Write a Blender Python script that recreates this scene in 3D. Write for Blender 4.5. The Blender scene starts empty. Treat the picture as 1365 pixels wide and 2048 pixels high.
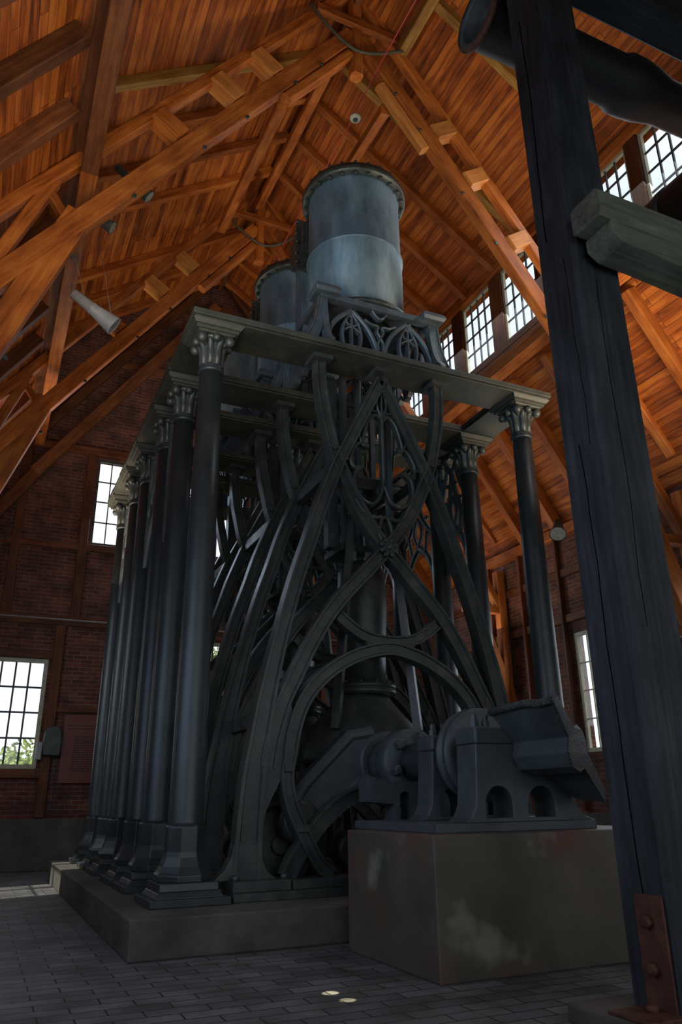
import bpy, bmesh, math, random
from mathutils import Vector, Matrix
from mathutils.geometry import tessellate_polygon
random.seed(7)
S = bpy.context.scene
COL = S.collection
PI = math.pi
XC = 2.87                      # centre line of the engine and of the roof
FY = [0.0, 1.72, 2.96, 4.68, 5.92, 7.64]   # depth of the six iron frames
WID = 5.74                     # distance between the two column rows
ORD = ['first', 'second', 'third', 'fourth', 'fifth', 'sixth', 'seventh', 'eighth', 'ninth', 'tenth', 'eleventh', 'twelfth', 'thirteenth', 'fourteenth']

# ------------------------------------------------------------------ materials
def nodes(name):
    m = bpy.data.materials.new(name); m.use_nodes = True
    nt = m.node_tree; b = nt.nodes['Principled BSDF']
    return m, nt, b
def N(nt, t, **k):
    n = nt.nodes.new(t)
    for a, v in k.items():
        if a.startswith('i_'): n.inputs[a[2:].replace('_', ' ')].default_value = v
        else: setattr(n, a, v)
    return n
def ramp(nt, stops):
    r = nt.nodes.new('ShaderNodeValToRGB'); e = r.color_ramp.elements
    while len(e) > 1: e.remove(e[-1])
    e[0].position = stops[0][0]; e[0].color = (*stops[0][1], 1)
    for p, c in stops[1:]:
        x = e.new(p); x.color = (*c, 1)
    return r
def noise_mat(name, c1, c2, scale=4, rough=.5, metal=0, bump=.1, bscale=60, mapscale=(1, 1, 1), c3=None, spec=.5, rr=.15):
    m, nt, b = nodes(name); L = nt.links.new
    tc = N(nt, 'ShaderNodeTexCoord'); mp = N(nt, 'ShaderNodeMapping'); mp.inputs['Scale'].default_value = mapscale
    L(tc.outputs['Object'], mp.inputs['Vector'])
    n = N(nt, 'ShaderNodeTexNoise'); n.inputs['Scale'].default_value = scale; n.inputs['Detail'].default_value = 6; n.inputs['Roughness'].default_value = .65
    L(mp.outputs[0], n.inputs['Vector'])
    st = [(.3, c1), (.7, c2)]
    if c3: st = [(.25, c1), (.55, c2), (.75, c3)]
    r = ramp(nt, st); L(n.outputs['Fac'], r.inputs[0]); L(r.outputs[0], b.inputs['Base Color'])
    b.inputs['Metallic'].default_value = metal
    b.inputs['Specular IOR Level'].default_value = spec
    mr = N(nt, 'ShaderNodeMapRange'); mr.inputs[3].default_value = rough - rr; mr.inputs[4].default_value = rough + rr
    L(n.outputs['Fac'], mr.inputs[0]); L(mr.outputs[0], b.inputs['Roughness'])
    if bump:
        n2 = N(nt, 'ShaderNodeTexNoise'); n2.inputs['Scale'].default_value = bscale; n2.inputs['Detail'].default_value = 4
        L(mp.outputs[0], n2.inputs['Vector'])
        bp = N(nt, 'ShaderNodeBump'); bp.inputs['Strength'].default_value = bump; bp.inputs['Distance'].default_value = .02
        L(n2.outputs['Fac'], bp.inputs['Height']); L(bp.outputs[0], b.inputs['Normal'])
    return m
def grain_mat(name, dark, mid, light, rough=.6, scale=3.0, knots=True, vary=.35):
    """timber with grain along local X"""
    m, nt, b = nodes(name); L = nt.links.new
    tc = N(nt, 'ShaderNodeTexCoord'); oi = N(nt, 'ShaderNodeObjectInfo')
    ad = N(nt, 'ShaderNodeVectorMath', operation='ADD'); cm = N(nt, 'ShaderNodeCombineXYZ')
    mu = N(nt, 'ShaderNodeMath', operation='MULTIPLY'); mu.inputs[1].default_value = 37
    L(oi.outputs['Random'], mu.inputs[0]); L(mu.outputs[0], cm.inputs[0]); L(mu.outputs[0], cm.inputs[1])
    L(tc.outputs['Object'], ad.inputs[0]); L(cm.outputs[0], ad.inputs[1])
    mp = N(nt, 'ShaderNodeMapping'); mp.inputs['Scale'].default_value = (.35, 6, 6); L(ad.outputs[0], mp.inputs['Vector'])
    n = N(nt, 'ShaderNodeTexNoise'); n.inputs['Scale'].default_value = scale; n.inputs['Detail'].default_value = 8; n.inputs['Roughness'].default_value = .6
    n.inputs['Distortion'].default_value = .6
    L(mp.outputs[0], n.inputs['Vector'])
    mp2 = N(nt, 'ShaderNodeMapping'); mp2.inputs['Scale'].default_value = (1.2, 2.5, 2.5); L(ad.outputs[0], mp2.inputs['Vector'])
    n2 = N(nt, 'ShaderNodeTexNoise'); n2.inputs['Scale'].default_value = 1.3; n2.inputs['Detail'].default_value = 3; L(mp2.outputs[0], n2.inputs['Vector'])
    mx = N(nt, 'ShaderNodeMix', data_type='FLOAT'); mx.inputs[0].default_value = .45
    L(n.outputs['Fac'], mx.inputs[2]); L(n2.outputs['Fac'], mx.inputs[3])
    r = ramp(nt, [(.32, dark), (.5, mid), (.68, light)]); L(mx.outputs[0], r.inputs[0])
    hs = N(nt, 'ShaderNodeHueSaturation'); mr = N(nt, 'ShaderNodeMapRange'); mr.inputs[3].default_value = 1 - vary; mr.inputs[4].default_value = 1 + vary
    L(oi.outputs['Random'], mr.inputs[0]); L(mr.outputs[0], hs.inputs['Value']); L(r.outputs[0], hs.inputs['Color']); L(hs.outputs[0], b.inputs['Base Color'])
    b.inputs['Roughness'].default_value = rough; b.inputs['Specular IOR Level'].default_value = .3
    bp = N(nt, 'ShaderNodeBump'); bp.inputs['Strength'].default_value = .25; bp.inputs['Distance'].default_value = .01
    L(n.outputs['Fac'], bp.inputs['Height']); L(bp.outputs[0], b.inputs['Normal'])
    return m
def plank_mat(name, dark, mid, light, w=.16, length=4.2):
    """boards running along local X, stacked along local Y"""
    m, nt, b = nodes(name); L = nt.links.new
    tc = N(nt, 'ShaderNodeTexCoord')
    br = N(nt, 'ShaderNodeTexBrick'); br.offset = .37; br.offset_frequency = 3; br.squash = 1
    br.inputs['Scale'].default_value = 1; br.inputs['Brick Width'].default_value = length; br.inputs['Row Height'].default_value = w
    br.inputs['Mortar Size'].default_value = .004; br.inputs['Mortar Smooth'].default_value = .3; br.inputs['Bias'].default_value = 0
    br.inputs['Color1'].default_value = (0, 0, 0, 1); br.inputs['Color2'].default_value = (1, 1, 1, 1); br.inputs['Mortar'].default_value = (.5, .5, .5, 1)
    L(tc.outputs['Object'], br.inputs['Vector'])
    off = N(nt, 'ShaderNodeVectorMath', operation='SCALE'); off.inputs['Scale'].default_value = 9
    L(br.outputs['Color'], off.inputs[0])
    ad = N(nt, 'ShaderNodeVectorMath', operation='ADD'); L(tc.outputs['Object'], ad.inputs[0]); L(off.outputs[0], ad.inputs[1])
    mp = N(nt, 'ShaderNodeMapping'); mp.inputs['Scale'].default_value = (.45, 4.5, 4.5); L(ad.outputs[0], mp.inputs['Vector'])
    n = N(nt, 'ShaderNodeTexNoise'); n.inputs['Scale'].default_value = 2.2; n.inputs['Detail'].default_value = 8; n.inputs['Distortion'].default_value = .8
    L(mp.outputs[0], n.inputs['Vector'])
    big = N(nt, 'ShaderNodeTexNoise'); big.inputs['Scale'].default_value = .9; big.inputs['Detail'].default_value = 3; L(tc.outputs['Object'], big.inputs['Vector'])
    a1 = N(nt, 'ShaderNodeMath', operation='MULTIPLY_ADD'); a1.inputs[1].default_value = .32; L(br.outputs['Color'], a1.inputs[0]); L(n.outputs['Fac'], a1.inputs[2])
    a2 = N(nt, 'ShaderNodeMath', operation='MULTIPLY_ADD'); a2.inputs[1].default_value = .55; L(big.outputs['Fac'], a2.inputs[0]); L(a1.outputs[0], a2.inputs[2])
    r = ramp(nt, [(.52, dark), (.82, mid), (1.0, light)]); mrr = N(nt, 'ShaderNodeMath', operation='MULTIPLY'); mrr.inputs[1].default_value = .92
    L(a2.outputs[0], mrr.inputs[0]); L(mrr.outputs[0], r.inputs[0])
    mx = N(nt, 'ShaderNodeMix', data_type='RGBA'); mx.inputs[7].default_value = (.012, .004, .001, 1)
    L(br.outputs['Fac'], mx.inputs[0]); L(r.outputs[0], mx.inputs[6]); L(mx.outputs[2], b.inputs['Base Color'])
    b.inputs['Roughness'].default_value = .65; b.inputs['Specular IOR Level'].default_value = .3
    bp = N(nt, 'ShaderNodeBump'); bp.inputs['Strength'].default_value = .5; bp.inputs['Distance'].default_value = .02; bp.invert = True
    L(br.outputs['Fac'], bp.inputs['Height']); L(bp.outputs[0], b.inputs['Normal'])
    return m
def brick_mat(name, axis, c1, c2, mortar, bw=.27, rh=.082, ms=.007, rough=.85, dirt=(.03, .022, .018), offset=.5, bump=.6):
    m, nt, b = nodes(name); L = nt.links.new
    tc = N(nt, 'ShaderNodeTexCoord'); sp = N(nt, 'ShaderNodeSeparateXYZ'); cb = N(nt, 'ShaderNodeCombineXYZ')
    L(tc.outputs['Object'], sp.inputs[0])
    a, c = {'x': (0, 2), 'y': (1, 2), 'z': (0, 1)}[axis]
    wob = N(nt, 'ShaderNodeTexNoise'); wob.inputs['Scale'].default_value = 3; L(tc.outputs['Object'], wob.inputs['Vector'])
    wv = N(nt, 'ShaderNodeMath', operation='MULTIPLY_ADD'); wv.inputs[1].default_value = .02; L(wob.outputs['Fac'], wv.inputs[0]); L(sp.outputs[c], wv.inputs[2])
    L(sp.outputs[a], cb.inputs[0]); L(wv.outputs[0], cb.inputs[1])
    br = N(nt, 'ShaderNodeTexBrick'); br.offset = offset
    br.inputs['Scale'].default_value = 1; br.inputs['Brick Width'].default_value = bw; br.inputs['Row Height'].default_value = rh
    br.inputs['Mortar Size'].default_value = ms; br.inputs['Mortar Smooth'].default_value = .2
    br.inputs['Color1'].default_value = (*c1, 1); br.inputs['Color2'].default_value = (*c2, 1); br.inputs['Mortar'].default_value = (*mortar, 1)
    L(cb.outputs[0], br.inputs['Vector'])
    n = N(nt, 'ShaderNodeTexNoise'); n.inputs['Scale'].default_value = 2.2; n.inputs['Detail'].default_value = 7; L(tc.outputs['Object'], n.inputs['Vector'])
    r = ramp(nt, [(.4, (0, 0, 0)), (.65, (1, 1, 1))]); L(n.outputs['Fac'], r.inputs[0])
    mx = N(nt, 'ShaderNodeMix', data_type='RGBA'); mx.inputs[7].default_value = (*dirt, 1)
    sc = N(nt, 'ShaderNodeMath', operation='MULTIPLY'); sc.inputs[1].default_value = .6; L(r.outputs[0], sc.inputs[0]); L(sc.outputs[0], mx.inputs[0])
    L(br.outputs['Color'], mx.inputs[6]); L(mx.outputs[2], b.inputs['Base Color'])
    b.inputs['Roughness'].default_value = rough; b.inputs['Specular IOR Level'].default_value = .25
    bp = N(nt, 'ShaderNodeBump'); bp.inputs['Strength'].default_value = bump; bp.inputs['Distance'].default_value = .01; bp.invert = True
    L(br.outputs['Fac'], bp.inputs['Height']); L(bp.outputs[0], b.inputs['Normal'])
    return m
IRON = noise_mat('dark_iron', (.035, .040, .040), (.07, .077, .072), 3, .42, .35, .12, 45, c3=(.12, .12, .105))
IRON2 = noise_mat('column_iron', (.035, .042, .046), (.065, .075, .078), 2, .42, .4, .06, 35, rr=.1)
IRONB = noise_mat('pedestal_iron', (.06, .074, .082), (.10, .12, .13), 4, .5, .2, .15, 60)
IRONR = noise_mat('rough_broken_iron', (.03, .035, .037), (.16, .17, .17), 30, .5, .5, 1.0, 60)
SLAB = noise_mat('slab_iron', (.022, .025, .022), (.058, .06, .048), 1.8, .55, .2, .25, 25, c3=(.10, .09, .055))
CYL = noise_mat('blued_cylinder_iron', (.05, .075, .09), (.125, .18, .215), 2.0, .55, .3, .15, 14, mapscale=(1.6, 1.6, .5), c3=(.22, .28, .31))
IRONC = noise_mat('blue_grey_cradle_iron', (.055, .068, .078), (.11, .135, .155), 4, .42, .3, .1, 45)
FLG = noise_mat('flange_iron', (.035, .042, .038), (.08, .09, .08), 6, .4, .5, .2, 50)
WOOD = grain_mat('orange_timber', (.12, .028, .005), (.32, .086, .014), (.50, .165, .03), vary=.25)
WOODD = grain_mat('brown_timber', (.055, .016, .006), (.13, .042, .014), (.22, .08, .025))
WOODG = grain_mat('greenish_timber', (.12, .055, .012), (.28, .14, .03), (.38, .22, .06))
WOODL = grain_mat('pale_block_timber', (.26, .085, .018), (.46, .17, .038), (.60, .26, .07), vary=.15)
STUD = grain_mat('stud_timber', (.05, .014, .007), (.13, .04, .015), (.20, .07, .025))
POST = grain_mat('blackened_timber', (.012, .014, .018), (.030, .034, .042), (.06, .066, .078), rough=.7, vary=.05)
BEAMG = grain_mat('grey_weathered_timber', (.055, .058, .045), (.13, .135, .105), (.22, .22, .17), rough=.75, vary=.05)
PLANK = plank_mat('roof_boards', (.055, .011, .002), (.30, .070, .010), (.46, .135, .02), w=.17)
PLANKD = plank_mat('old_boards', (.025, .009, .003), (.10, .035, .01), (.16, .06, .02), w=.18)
BRX = brick_mat('brick_end', 'x', (.11, .036, .026), (.21, .066, .045), (.20, .16, .13), bw=.33, rh=.105, ms=.009)
BRY = brick_mat('brick_side', 'y', (.12, .042, .03), (.22, .08, .055), (.2, .16, .13), bw=.33, rh=.105, ms=.009)
CONC = noise_mat('stained_concrete', (.045, .043, .036), (.11, .10, .085), 1.6, .75, 0, .35, 25, c3=(.15, .14, .12), spec=.3)
BLOCKM = noise_mat('pedestal_concrete', (.055, .052, .042), (.12, .105, .085), 1.3, .6, 0, .15, 30, c3=(.19, .175, .15), spec=.35)
def block_mat():
    m, nt, b = nodes('stained_block_concrete'); L = nt.links.new
    tc = N(nt, 'ShaderNodeTexCoord')
    def nz(sc, det, off=0):
        mp = N(nt, 'ShaderNodeMapping'); mp.inputs['Location'].default_value = (off, off, off); L(tc.outputs['Object'], mp.inputs['Vector'])
        n = N(nt, 'ShaderNodeTexNoise'); n.inputs['Scale'].default_value = sc; n.inputs['Detail'].default_value = det; L(mp.outputs[0], n.inputs['Vector']); return n
    base = ramp(nt, [(.3, (.055, .052, .042)), (.7, (.125, .11, .085))]); L(nz(1.4, 7).outputs['Fac'], base.inputs[0])
    pale = ramp(nt, [(.60, (0, 0, 0)), (.72, (.8, .8, .8))]); L(nz(1.7, 3, 5.3).outputs['Fac'], pale.inputs[0])
    red = ramp(nt, [(.56, (0, 0, 0)), (.72, (.8, .8, .8))]); L(nz(1.0, 2, 2.1).outputs['Fac'], red.inputs[0])
    m1 = N(nt, 'ShaderNodeMix', data_type='RGBA'); m1.inputs[7].default_value = (.15, .06, .045, 1); L(red.outputs[0], m1.inputs[0]); L(base.outputs[0], m1.inputs[6])
    m2 = N(nt, 'ShaderNodeMix', data_type='RGBA'); m2.inputs[7].default_value = (.24, .225, .19, 1); L(pale.outputs[0], m2.inputs[0]); L(m1.outputs[2], m2.inputs[6])
    L(m2.outputs[2], b.inputs['Base Color']); b.inputs['Roughness'].default_value = .6
    bp = N(nt, 'ShaderNodeBump'); bp.inputs['Strength'].default_value = .15; bp.inputs['Distance'].default_value = .01; L(nz(25, 4).outputs['Fac'], bp.inputs['Height']); L(bp.outputs[0], b.inputs['Normal'])
    return m
BLOCKM = block_mat()
FLOORM = brick_mat('floor_bricks', 'z', (.115, .12, .125), (.19, .19, .19), (.02, .02, .02), bw=.5, rh=.19, ms=.008, rough=.55, dirt=(.05, .045, .035), bump=.5)
WFRAME = noise_mat('white_window_paint', (.36, .35, .24), (.56, .54, .40), 8, .5, 0, .05, 40)
WDARK = noise_mat('dark_window_bars', (.03, .035, .04), (.07, .08, .085), 8, .5, 0, .05, 40)
RUST = noise_mat('rusty_iron', (.06, .022, .014), (.15, .055, .035), 9, .7, .2, .35, 50)
PIPE = noise_mat('old_wooden_pipe', (.008, .008, .010), (.022, .020, .022), 4, .6, 0, .2, 25, mapscale=(.3, 1, 1))
BLACK = noise_mat('black_crack', (.002, .002, .002), (.004, .004, .004), 5, .95, 0, 0, spec=0, rr=0)
LENSG = noise_mat('frosted_lamp_glass', (.18, .18, .15), (.34, .34, .30), 14, .3, 0, 0)
LAMP = noise_mat('grey_lamp_enamel', (.30, .30, .31), (.42, .41, .42), 5, .4, 0, 0)
LAMPD = noise_mat('dark_lamp_enamel', (.03, .04, .045), (.07, .08, .085), 5, .4, 0, 0)
PLAST = noise_mat('cream_plastic', (.5, .5, .36), (.6, .6, .45), 5, .4, 0, 0)
CABR = noise_mat('red_cable_sheath', (.35, .03, .03), (.45, .05, .05), 5, .5, 0, 0)
HOSE = noise_mat('green_grey_hose', (.05, .05, .03), (.09, .085, .055), 8, .6, 0, 0)
COND = noise_mat('conduit_grey', (.25, .22, .2), (.35, .31, .28), 8, .5, 0, 0)
BOARD = noise_mat('brown_info_board', (.12, .028, .018), (.19, .045, .028), 4, .35, 0, 0)
INK = noise_mat('dark_print', (.02, .008, .006), (.03, .012, .01), 4, .5, 0, 0)
LEAF = noise_mat('leaf_green', (.16, .25, .04), (.38, .48, .10), 2, .6, 0, 0)
BARK = noise_mat('bark', (.05, .035, .025), (.1, .08, .06), 8, .8, 0, .3)
GRASS = noise_mat('outside_ground', (.05, .08, .02), (.1, .14, .04), 3, .9, 0, 0)
def glass_mat(name, tint, a):
    m, nt, b = nodes(name); L = nt.links.new
    tr = N(nt, 'ShaderNodeBsdfTransparent'); tr.inputs[0].default_value = (*tint, 1)
    gl = N(nt, 'ShaderNodeBsdfGlossy'); gl.inputs['Roughness'].default_value = .05
    mx = N(nt, 'ShaderNodeMixShader'); mx.inputs[0].default_value = a
    L(tr.outputs[0], mx.inputs[1]); L(gl.outputs[0], mx.inputs[2])
    L(mx.outputs[0], nt.nodes['Material Output'].inputs['Surface'])
    return m
GLASS = glass_mat('window_glass', (.97, .98, 1), .04)
LENS = glass_mat('lamp_glass', (.6, .6, .55), .35)

# ------------------------------------------------------------------ mesh helpers
class MB:
    def __init__(s): s.v = []; s.f = []; s.sm = []
    def add(s, vs, fs, smooth=False):
        o = len(s.v); s.v += [tuple(v) for v in vs]
        for f in fs: s.f.append(tuple(i + o for i in f)); s.sm.append(smooth)
        return s
    def box(s, x0, x1, y0, y1, z0, z1):
        v = [(x, y, z) for z in (z0, z1) for y in (y0, y1) for x in (x0, x1)]
        return s.add(v, [(0, 2, 3, 1), (4, 5, 7, 6), (0, 1, 5, 4), (2, 6, 7, 3), (0, 4, 6, 2), (1, 3, 7, 5)])
    def frust(s, x, y, z0, z1, a0, a1, b0=None, b1=None):
        b0 = a0 if b0 is None else b0; b1 = a1 if b1 is None else b1
        v = [(x + sx * a, y + sy * b, z) for z, a, b in ((z0, a0, b0), (z1, a1, b1)) for sy in (-1, 1) for sx in (-1, 1)]
        return s.add(v, [(0, 2, 3, 1), (4, 5, 7, 6), (0, 1, 5, 4), (2, 6, 7, 3), (0, 4, 6, 2), (1, 3, 7, 5)])
    def lathe(s, prof, n=32, c=(0, 0, 0), axis='z', smooth=True, rot=0, cap=True):
        vs = []; fs = []
        for r, h in prof:
            for k in range(n):
                a = rot + 2 * PI * k / n; p, q = r * math.cos(a), r * math.sin(a)
                vs.append({'z': (p, q, h), 'x': (h, p, q), 'y': (p, h, q)}[axis])
        vs = [(a + c[0], b + c[1], d + c[2]) for a, b, d in vs]
        for i in range(len(prof) - 1):
            for k in range(n):
                k2 = (k + 1) % n; fs.append((i * n + k, i * n + k2, (i + 1) * n + k2, (i + 1) * n + k))
        s.add(vs, fs, smooth)
        if cap:
            o = len(s.v) - len(vs)
            s.f.append(tuple(o + k for k in reversed(range(n)))); s.sm.append(False)
            s.f.append(tuple(o + (len(prof) - 1) * n + k for k in range(n))); s.sm.append(False)
        return s
    def tube(s, pts, r, n=8, smooth=True):
        pts = [Vector(p) for p in pts]; rs = r if isinstance(r, (list, tuple)) else [r] * len(pts); vs = []
        up = None
        for i, p in enumerate(pts):
            t = (pts[min(i + 1, len(pts) - 1)] - pts[max(i - 1, 0)]).normalized()
            if up is None:
                up = Vector((0, 0, 1)) if abs(t.z) < .9 else Vector((1, 0, 0))
            a = t.cross(up).normalized(); b = a.cross(t).normalized(); up = b
            for k in range(n):
                w = 2 * PI * k / n; vs.append(p + (a * math.cos(w) + b * math.sin(w)) * rs[i])
        fs = [(i * n + k, i * n + (k + 1) % n, (i + 1) * n + (k + 1) % n, (i + 1) * n + k) for i in range(len(pts) - 1) for k in range(n)]
        s.add(vs, fs, smooth); o = len(s.v) - len(vs)
        s.f.append(tuple(o + k for k in reversed(range(n)))); s.sm.append(False)
        s.f.append(tuple(o + (len(pts) - 1) * n + k for k in range(n))); s.sm.append(False)
        return s
    def prism(s, poly, a0, a1, axis='y', holes=()):
        """polygon in the plane perpendicular to axis, extruded a0..a1. poly coords: y->(x,z) x->(y,z) z->(x,y)"""
        loops = [list(poly)] + [list(h) for h in holes]
        def P(p, a): return {'y': (p[0], a, p[1]), 'x': (a, p[0], p[1]), 'z': (p[0], p[1], a)}[axis]
        flat = [p for l in loops for p in l]
        tri = tessellate_polygon([[Vector((p[0], p[1], 0)) for p in l] for l in loops])
        n = len(flat); vs = [P(p, a0) for p in flat] + [P(p, a1) for p in flat]; fs = []
        for t in tri: fs.append(tuple(t)); fs.append(tuple(i + n for i in reversed(t)))
        o = 0
        for l in loops:
            for i in range(len(l)):
                j = (i + 1) % len(l); fs.append((o + i, o + j, o + j + n, o + i + n))
            o += len(l)
        return s.add(vs, fs)
    def ribbon(s, path, w, y0=-.1, y1=.1, recess=.035, plane='xz', off=0, closed=False):
        """cast rib swept along a path in the XZ (or YZ) plane, width w, with a sunk face"""
        path = [Vector((p[0], p[1])) for p in path]; n = len(path)
        ws = w if isinstance(w, (list, tuple)) else [w] * n
        vs = []
        for i, p in enumerate(path):
            t = (path[(i + 1) % n] if closed else path[min(i + 1, n - 1)]) - (path[i - 1] if (closed or i) else path[0])
            t.normalize(); nn = Vector((-t.y, t.x)); h = ws[i] / 2
            if recess: prof = [(-h, y0), (-h * .68, y0), (-h * .55, y0 + recess), (h * .55, y0 + recess), (h * .68, y0), (h, y0), (h, y1), (-h, y1)]
            else: prof = [(-h, y0 + h * .5), (-h * .4, y0), (h * .4, y0), (h, y0 + h * .5), (h, y1), (-h, y1)]
            for u, d in prof:
                q = p + nn * u
                vs.append((q.x, d, q.y) if plane == 'xz' else (d, q.x, q.y))
        k = len(prof); fs = []
        m = n if closed else n - 1
        for i in range(m):
            for j in range(k):
                a, b2 = i * k, ((i + 1) % n) * k; fs.append((a + j, a + (j + 1) % k, b2 + (j + 1) % k, b2 + j))
        if not closed: fs += [tuple(reversed(range(k))), tuple((n - 1) * k + j for j in range(k))]
        return s.add(vs, fs)
    def build(s, name, mat, parent=None, bevel=0, loc=None):
        me = bpy.data.meshes.new(name); me.from_pydata(s.v, [], s.f); me.update()
        bm = bmesh.new(); bm.from_mesh(me); bmesh.ops.recalc_face_normals(bm, faces=bm.faces); bm.to_mesh(me); bm.free()
        for p, q in zip(me.polygons, s.sm): p.use_smooth = q
        me.materials.append(mat)
        o = bpy.data.objects.new(name, me); COL.objects.link(o)
        if parent: o.parent = parent
        if loc: o.location = loc
        if bevel:
            b = o.modifiers.new('bevel', 'BEVEL'); b.width = bevel; b.segments = 2; b.limit_method = 'ANGLE'
        return o
def spline(pts, n=8):
    """Catmull-Rom through 2D/3D points"""
    P = [Vector(p) for p in pts]; out = []
    for i in range(len(P) - 1):
        p0 = P[i - 1] if i else P[0] * 2 - P[1]; p1, p2 = P[i], P[i + 1]
        p3 = P[i + 2] if i + 2 < len(P) else P[-1] * 2 - P[-2]
        for k in range(n):
            t = k / n
            out.append(.5 * ((2 * p1) + (p2 - p0) * t + (2 * p0 - 5 * p1 + 4 * p2 - p3) * t * t + (3 * p1 - p0 - 3 * p2 + p3) * t ** 3))
    out.append(P[-1]); return out
def mir(pts): return [(-p[0], *p[1:]) for p in pts]
def tag(o, label=None, cat=None, group=None, kind=None):
    if label: o['label'] = label
    if cat: o['category'] = cat
    if group: o['group'] = group
    if kind: o['kind'] = kind
    return o
def thing(name, label, cat, loc=(0, 0, 0), group=None, rz=0):
    o = bpy.data.objects.new(name, None); COL.objects.link(o); o.location = loc; o.rotation_euler = (0, 0, rz); o.empty_display_size = .2
    return tag(o, label, cat, group)
def children(o): return [c for c in o.children]
def dup(root, loc, label, rz=None, scale=None):
    kids = list(root.children)
    r = root.copy(); COL.objects.link(r); r.location = loc; r['label'] = label
    if rz is not None: r.rotation_euler = (0, 0, rz)
    if scale: r.scale = scale
    for ch in kids:
        c = ch.copy(); COL.objects.link(c); c.parent = r
        for g in ch.children:
            d = g.copy(); COL.objects.link(d); d.parent = c
    return r
BEAMS = {}
def beam(name, p0, p1, w, h, mat, parent=None, up=(0, 0, 1), bev=.012, ends=0):
    """squared timber from p0 to p1; local X along its length. w across, h in the 'up' direction"""
    p0, p1 = Vector(p0), Vector(p1); d = p1 - p0; Ln = d.length; x = d.normalized()
    u = Vector(up)
    if abs(u.normalized().dot(x)) > .999: u = Vector((0, 1, 0))
    y = u.cross(x).normalized(); z = x.cross(y)
    key = (round(Ln, 3), w, h, mat.name)
    if key not in BEAMS:
        m = MB(); c = bev
        prof = [(-w/2 + c, -h/2), (w/2 - c, -h/2), (w/2, -h/2 + c), (w/2, h/2 - c), (w/2 - c, h/2), (-w/2 + c, h/2), (-w/2, h/2 - c), (-w/2, -h/2 + c)]
        vs = [(t * Ln / 2, a, b) for t in (-1, 1) for a, b in prof]
        fs = [(i, (i + 1) % 8, 8 + (i + 1) % 8, 8 + i) for i in range(8)] + [tuple(reversed(range(8))), tuple(range(8, 16))]
        m.add(vs, fs); o = m.build(name, mat); BEAMS[key] = o.data
    else:
        o = bpy.data.objects.new(name, BEAMS[key]); COL.objects.link(o)
    M = Matrix((x, y, z)).transposed().to_4x4(); M.translation = (p0 + p1) / 2
    if parent:
        o.parent = parent; o.matrix_parent_inverse = Matrix.Identity(4)
        o.matrix_basis = Matrix.Translation(-Vector(parent.location)) @ M
    else: o.matrix_world = M
    return o

# ------------------------------------------------------------------ the setting
YF, YB = -13.0, 11.2          # front and back of the hall
DW = 7.5                      # half width
ZW, SL = 7.95, 1.515           # wall top, lower roof slope
DH = 5.19; ZP = ZW + SL * (DW - DH)     # purlin
ZH, SU = 14.35, .70           # header, upper slope
ZR = ZH + SU * DH             # ridge
def st(o, parent=None): return tag(o, kind='structure')
fl = st(MB().box(XC - DW - .4, XC + DW + .4, YF - .4, YB + .4, -.3, 0).build('floor', FLOORM))
out = st(MB().box(-40, 45, -35, 45, -.6, -.32).build('ground', GRASS))

# end wall with gable, tiers of windows
W1 = (-2.62, -1.10, 2.30, 4.98)          # lower left
WM = (2.08, 3.66, 2.90, 5.72)            # lower middle
WU1 = (-.40, 1.02, 8.22, 10.78); WU2 = (2.22, 3.52, 8.22, 10.78); WU3 = (4.72, 6.14, 8.22, 10.78)
W3 = (6.84, 8.36, 2.30, 4.98)
def rect(w): return [(w[0], w[2]), (w[1], w[2]), (w[1], w[3]), (w[0], w[3])]
gable = [(XC - DW, 1.16), (XC + DW, 1.16), (XC + DW, ZW), (XC + DH, ZP + .1), (XC + DH, ZH), (XC, ZR), (XC - DH, ZH), (XC - DH, ZP + .1), (XC - DW, ZW)]
wb = st(MB().prism(gable, YB, YB + .3, 'y', [rect(w) for w in (W1, WM, WU1, WU2, WU3, W3)]).build('wall_back', BRX))
st(MB().box(XC - DW, XC + DW, YB - .06, YB + .3, 0, 1.16).build('baseboard_back', CONC, bevel=.02))
RW = [(3.05, 4.50, 2.45, 5.22), (8.55, 9.98, 2.45, 5.38), (-1.5, -.1, 2.45, 5.22), (-7.5, -6.1, 2.45, 5.22)]
side = [(YF, 1.16), (YB, 1.16), (YB, ZW), (YF, ZW)]
st(MB().prism(side, XC + DW, XC + DW + .3, 'x', [rect(w) for w in RW]).build('wall_right', BRY))
st(MB().box(XC + DW - .06, XC + DW + .3, YF, YB - .06, 0, 1.16).build('baseboard_right', CONC))
LW = [(-11.6, -9.6, 2.2, 5.4), (-8.8, -6.9, 2.2, 5.4), (4.7, 6.9, 2.2, 5.4)]
st(MB().prism(side, XC - DW - .3, XC - DW, 'x', [rect(w) for w in LW]).build('wall_left', BRY))
st(MB().box(XC - DW - .3, XC - DW + .06, YF, YB - .06, 0, 1.16).build('baseboard_left', CONC))
FW = [(-3.2, -.6, 1.6, 6.5), (1.4, 4.3, 1.6, 7.5), (6.2, 8.8, 1.6, 6.5)]
g2 = [(XC - DW, 0), (XC + DW, 0)] + gable[2:]
st(MB().prism(g2, YF - .3, YF, 'y', [rect(w) for w in FW]).build('wall_front', BRX))

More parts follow.
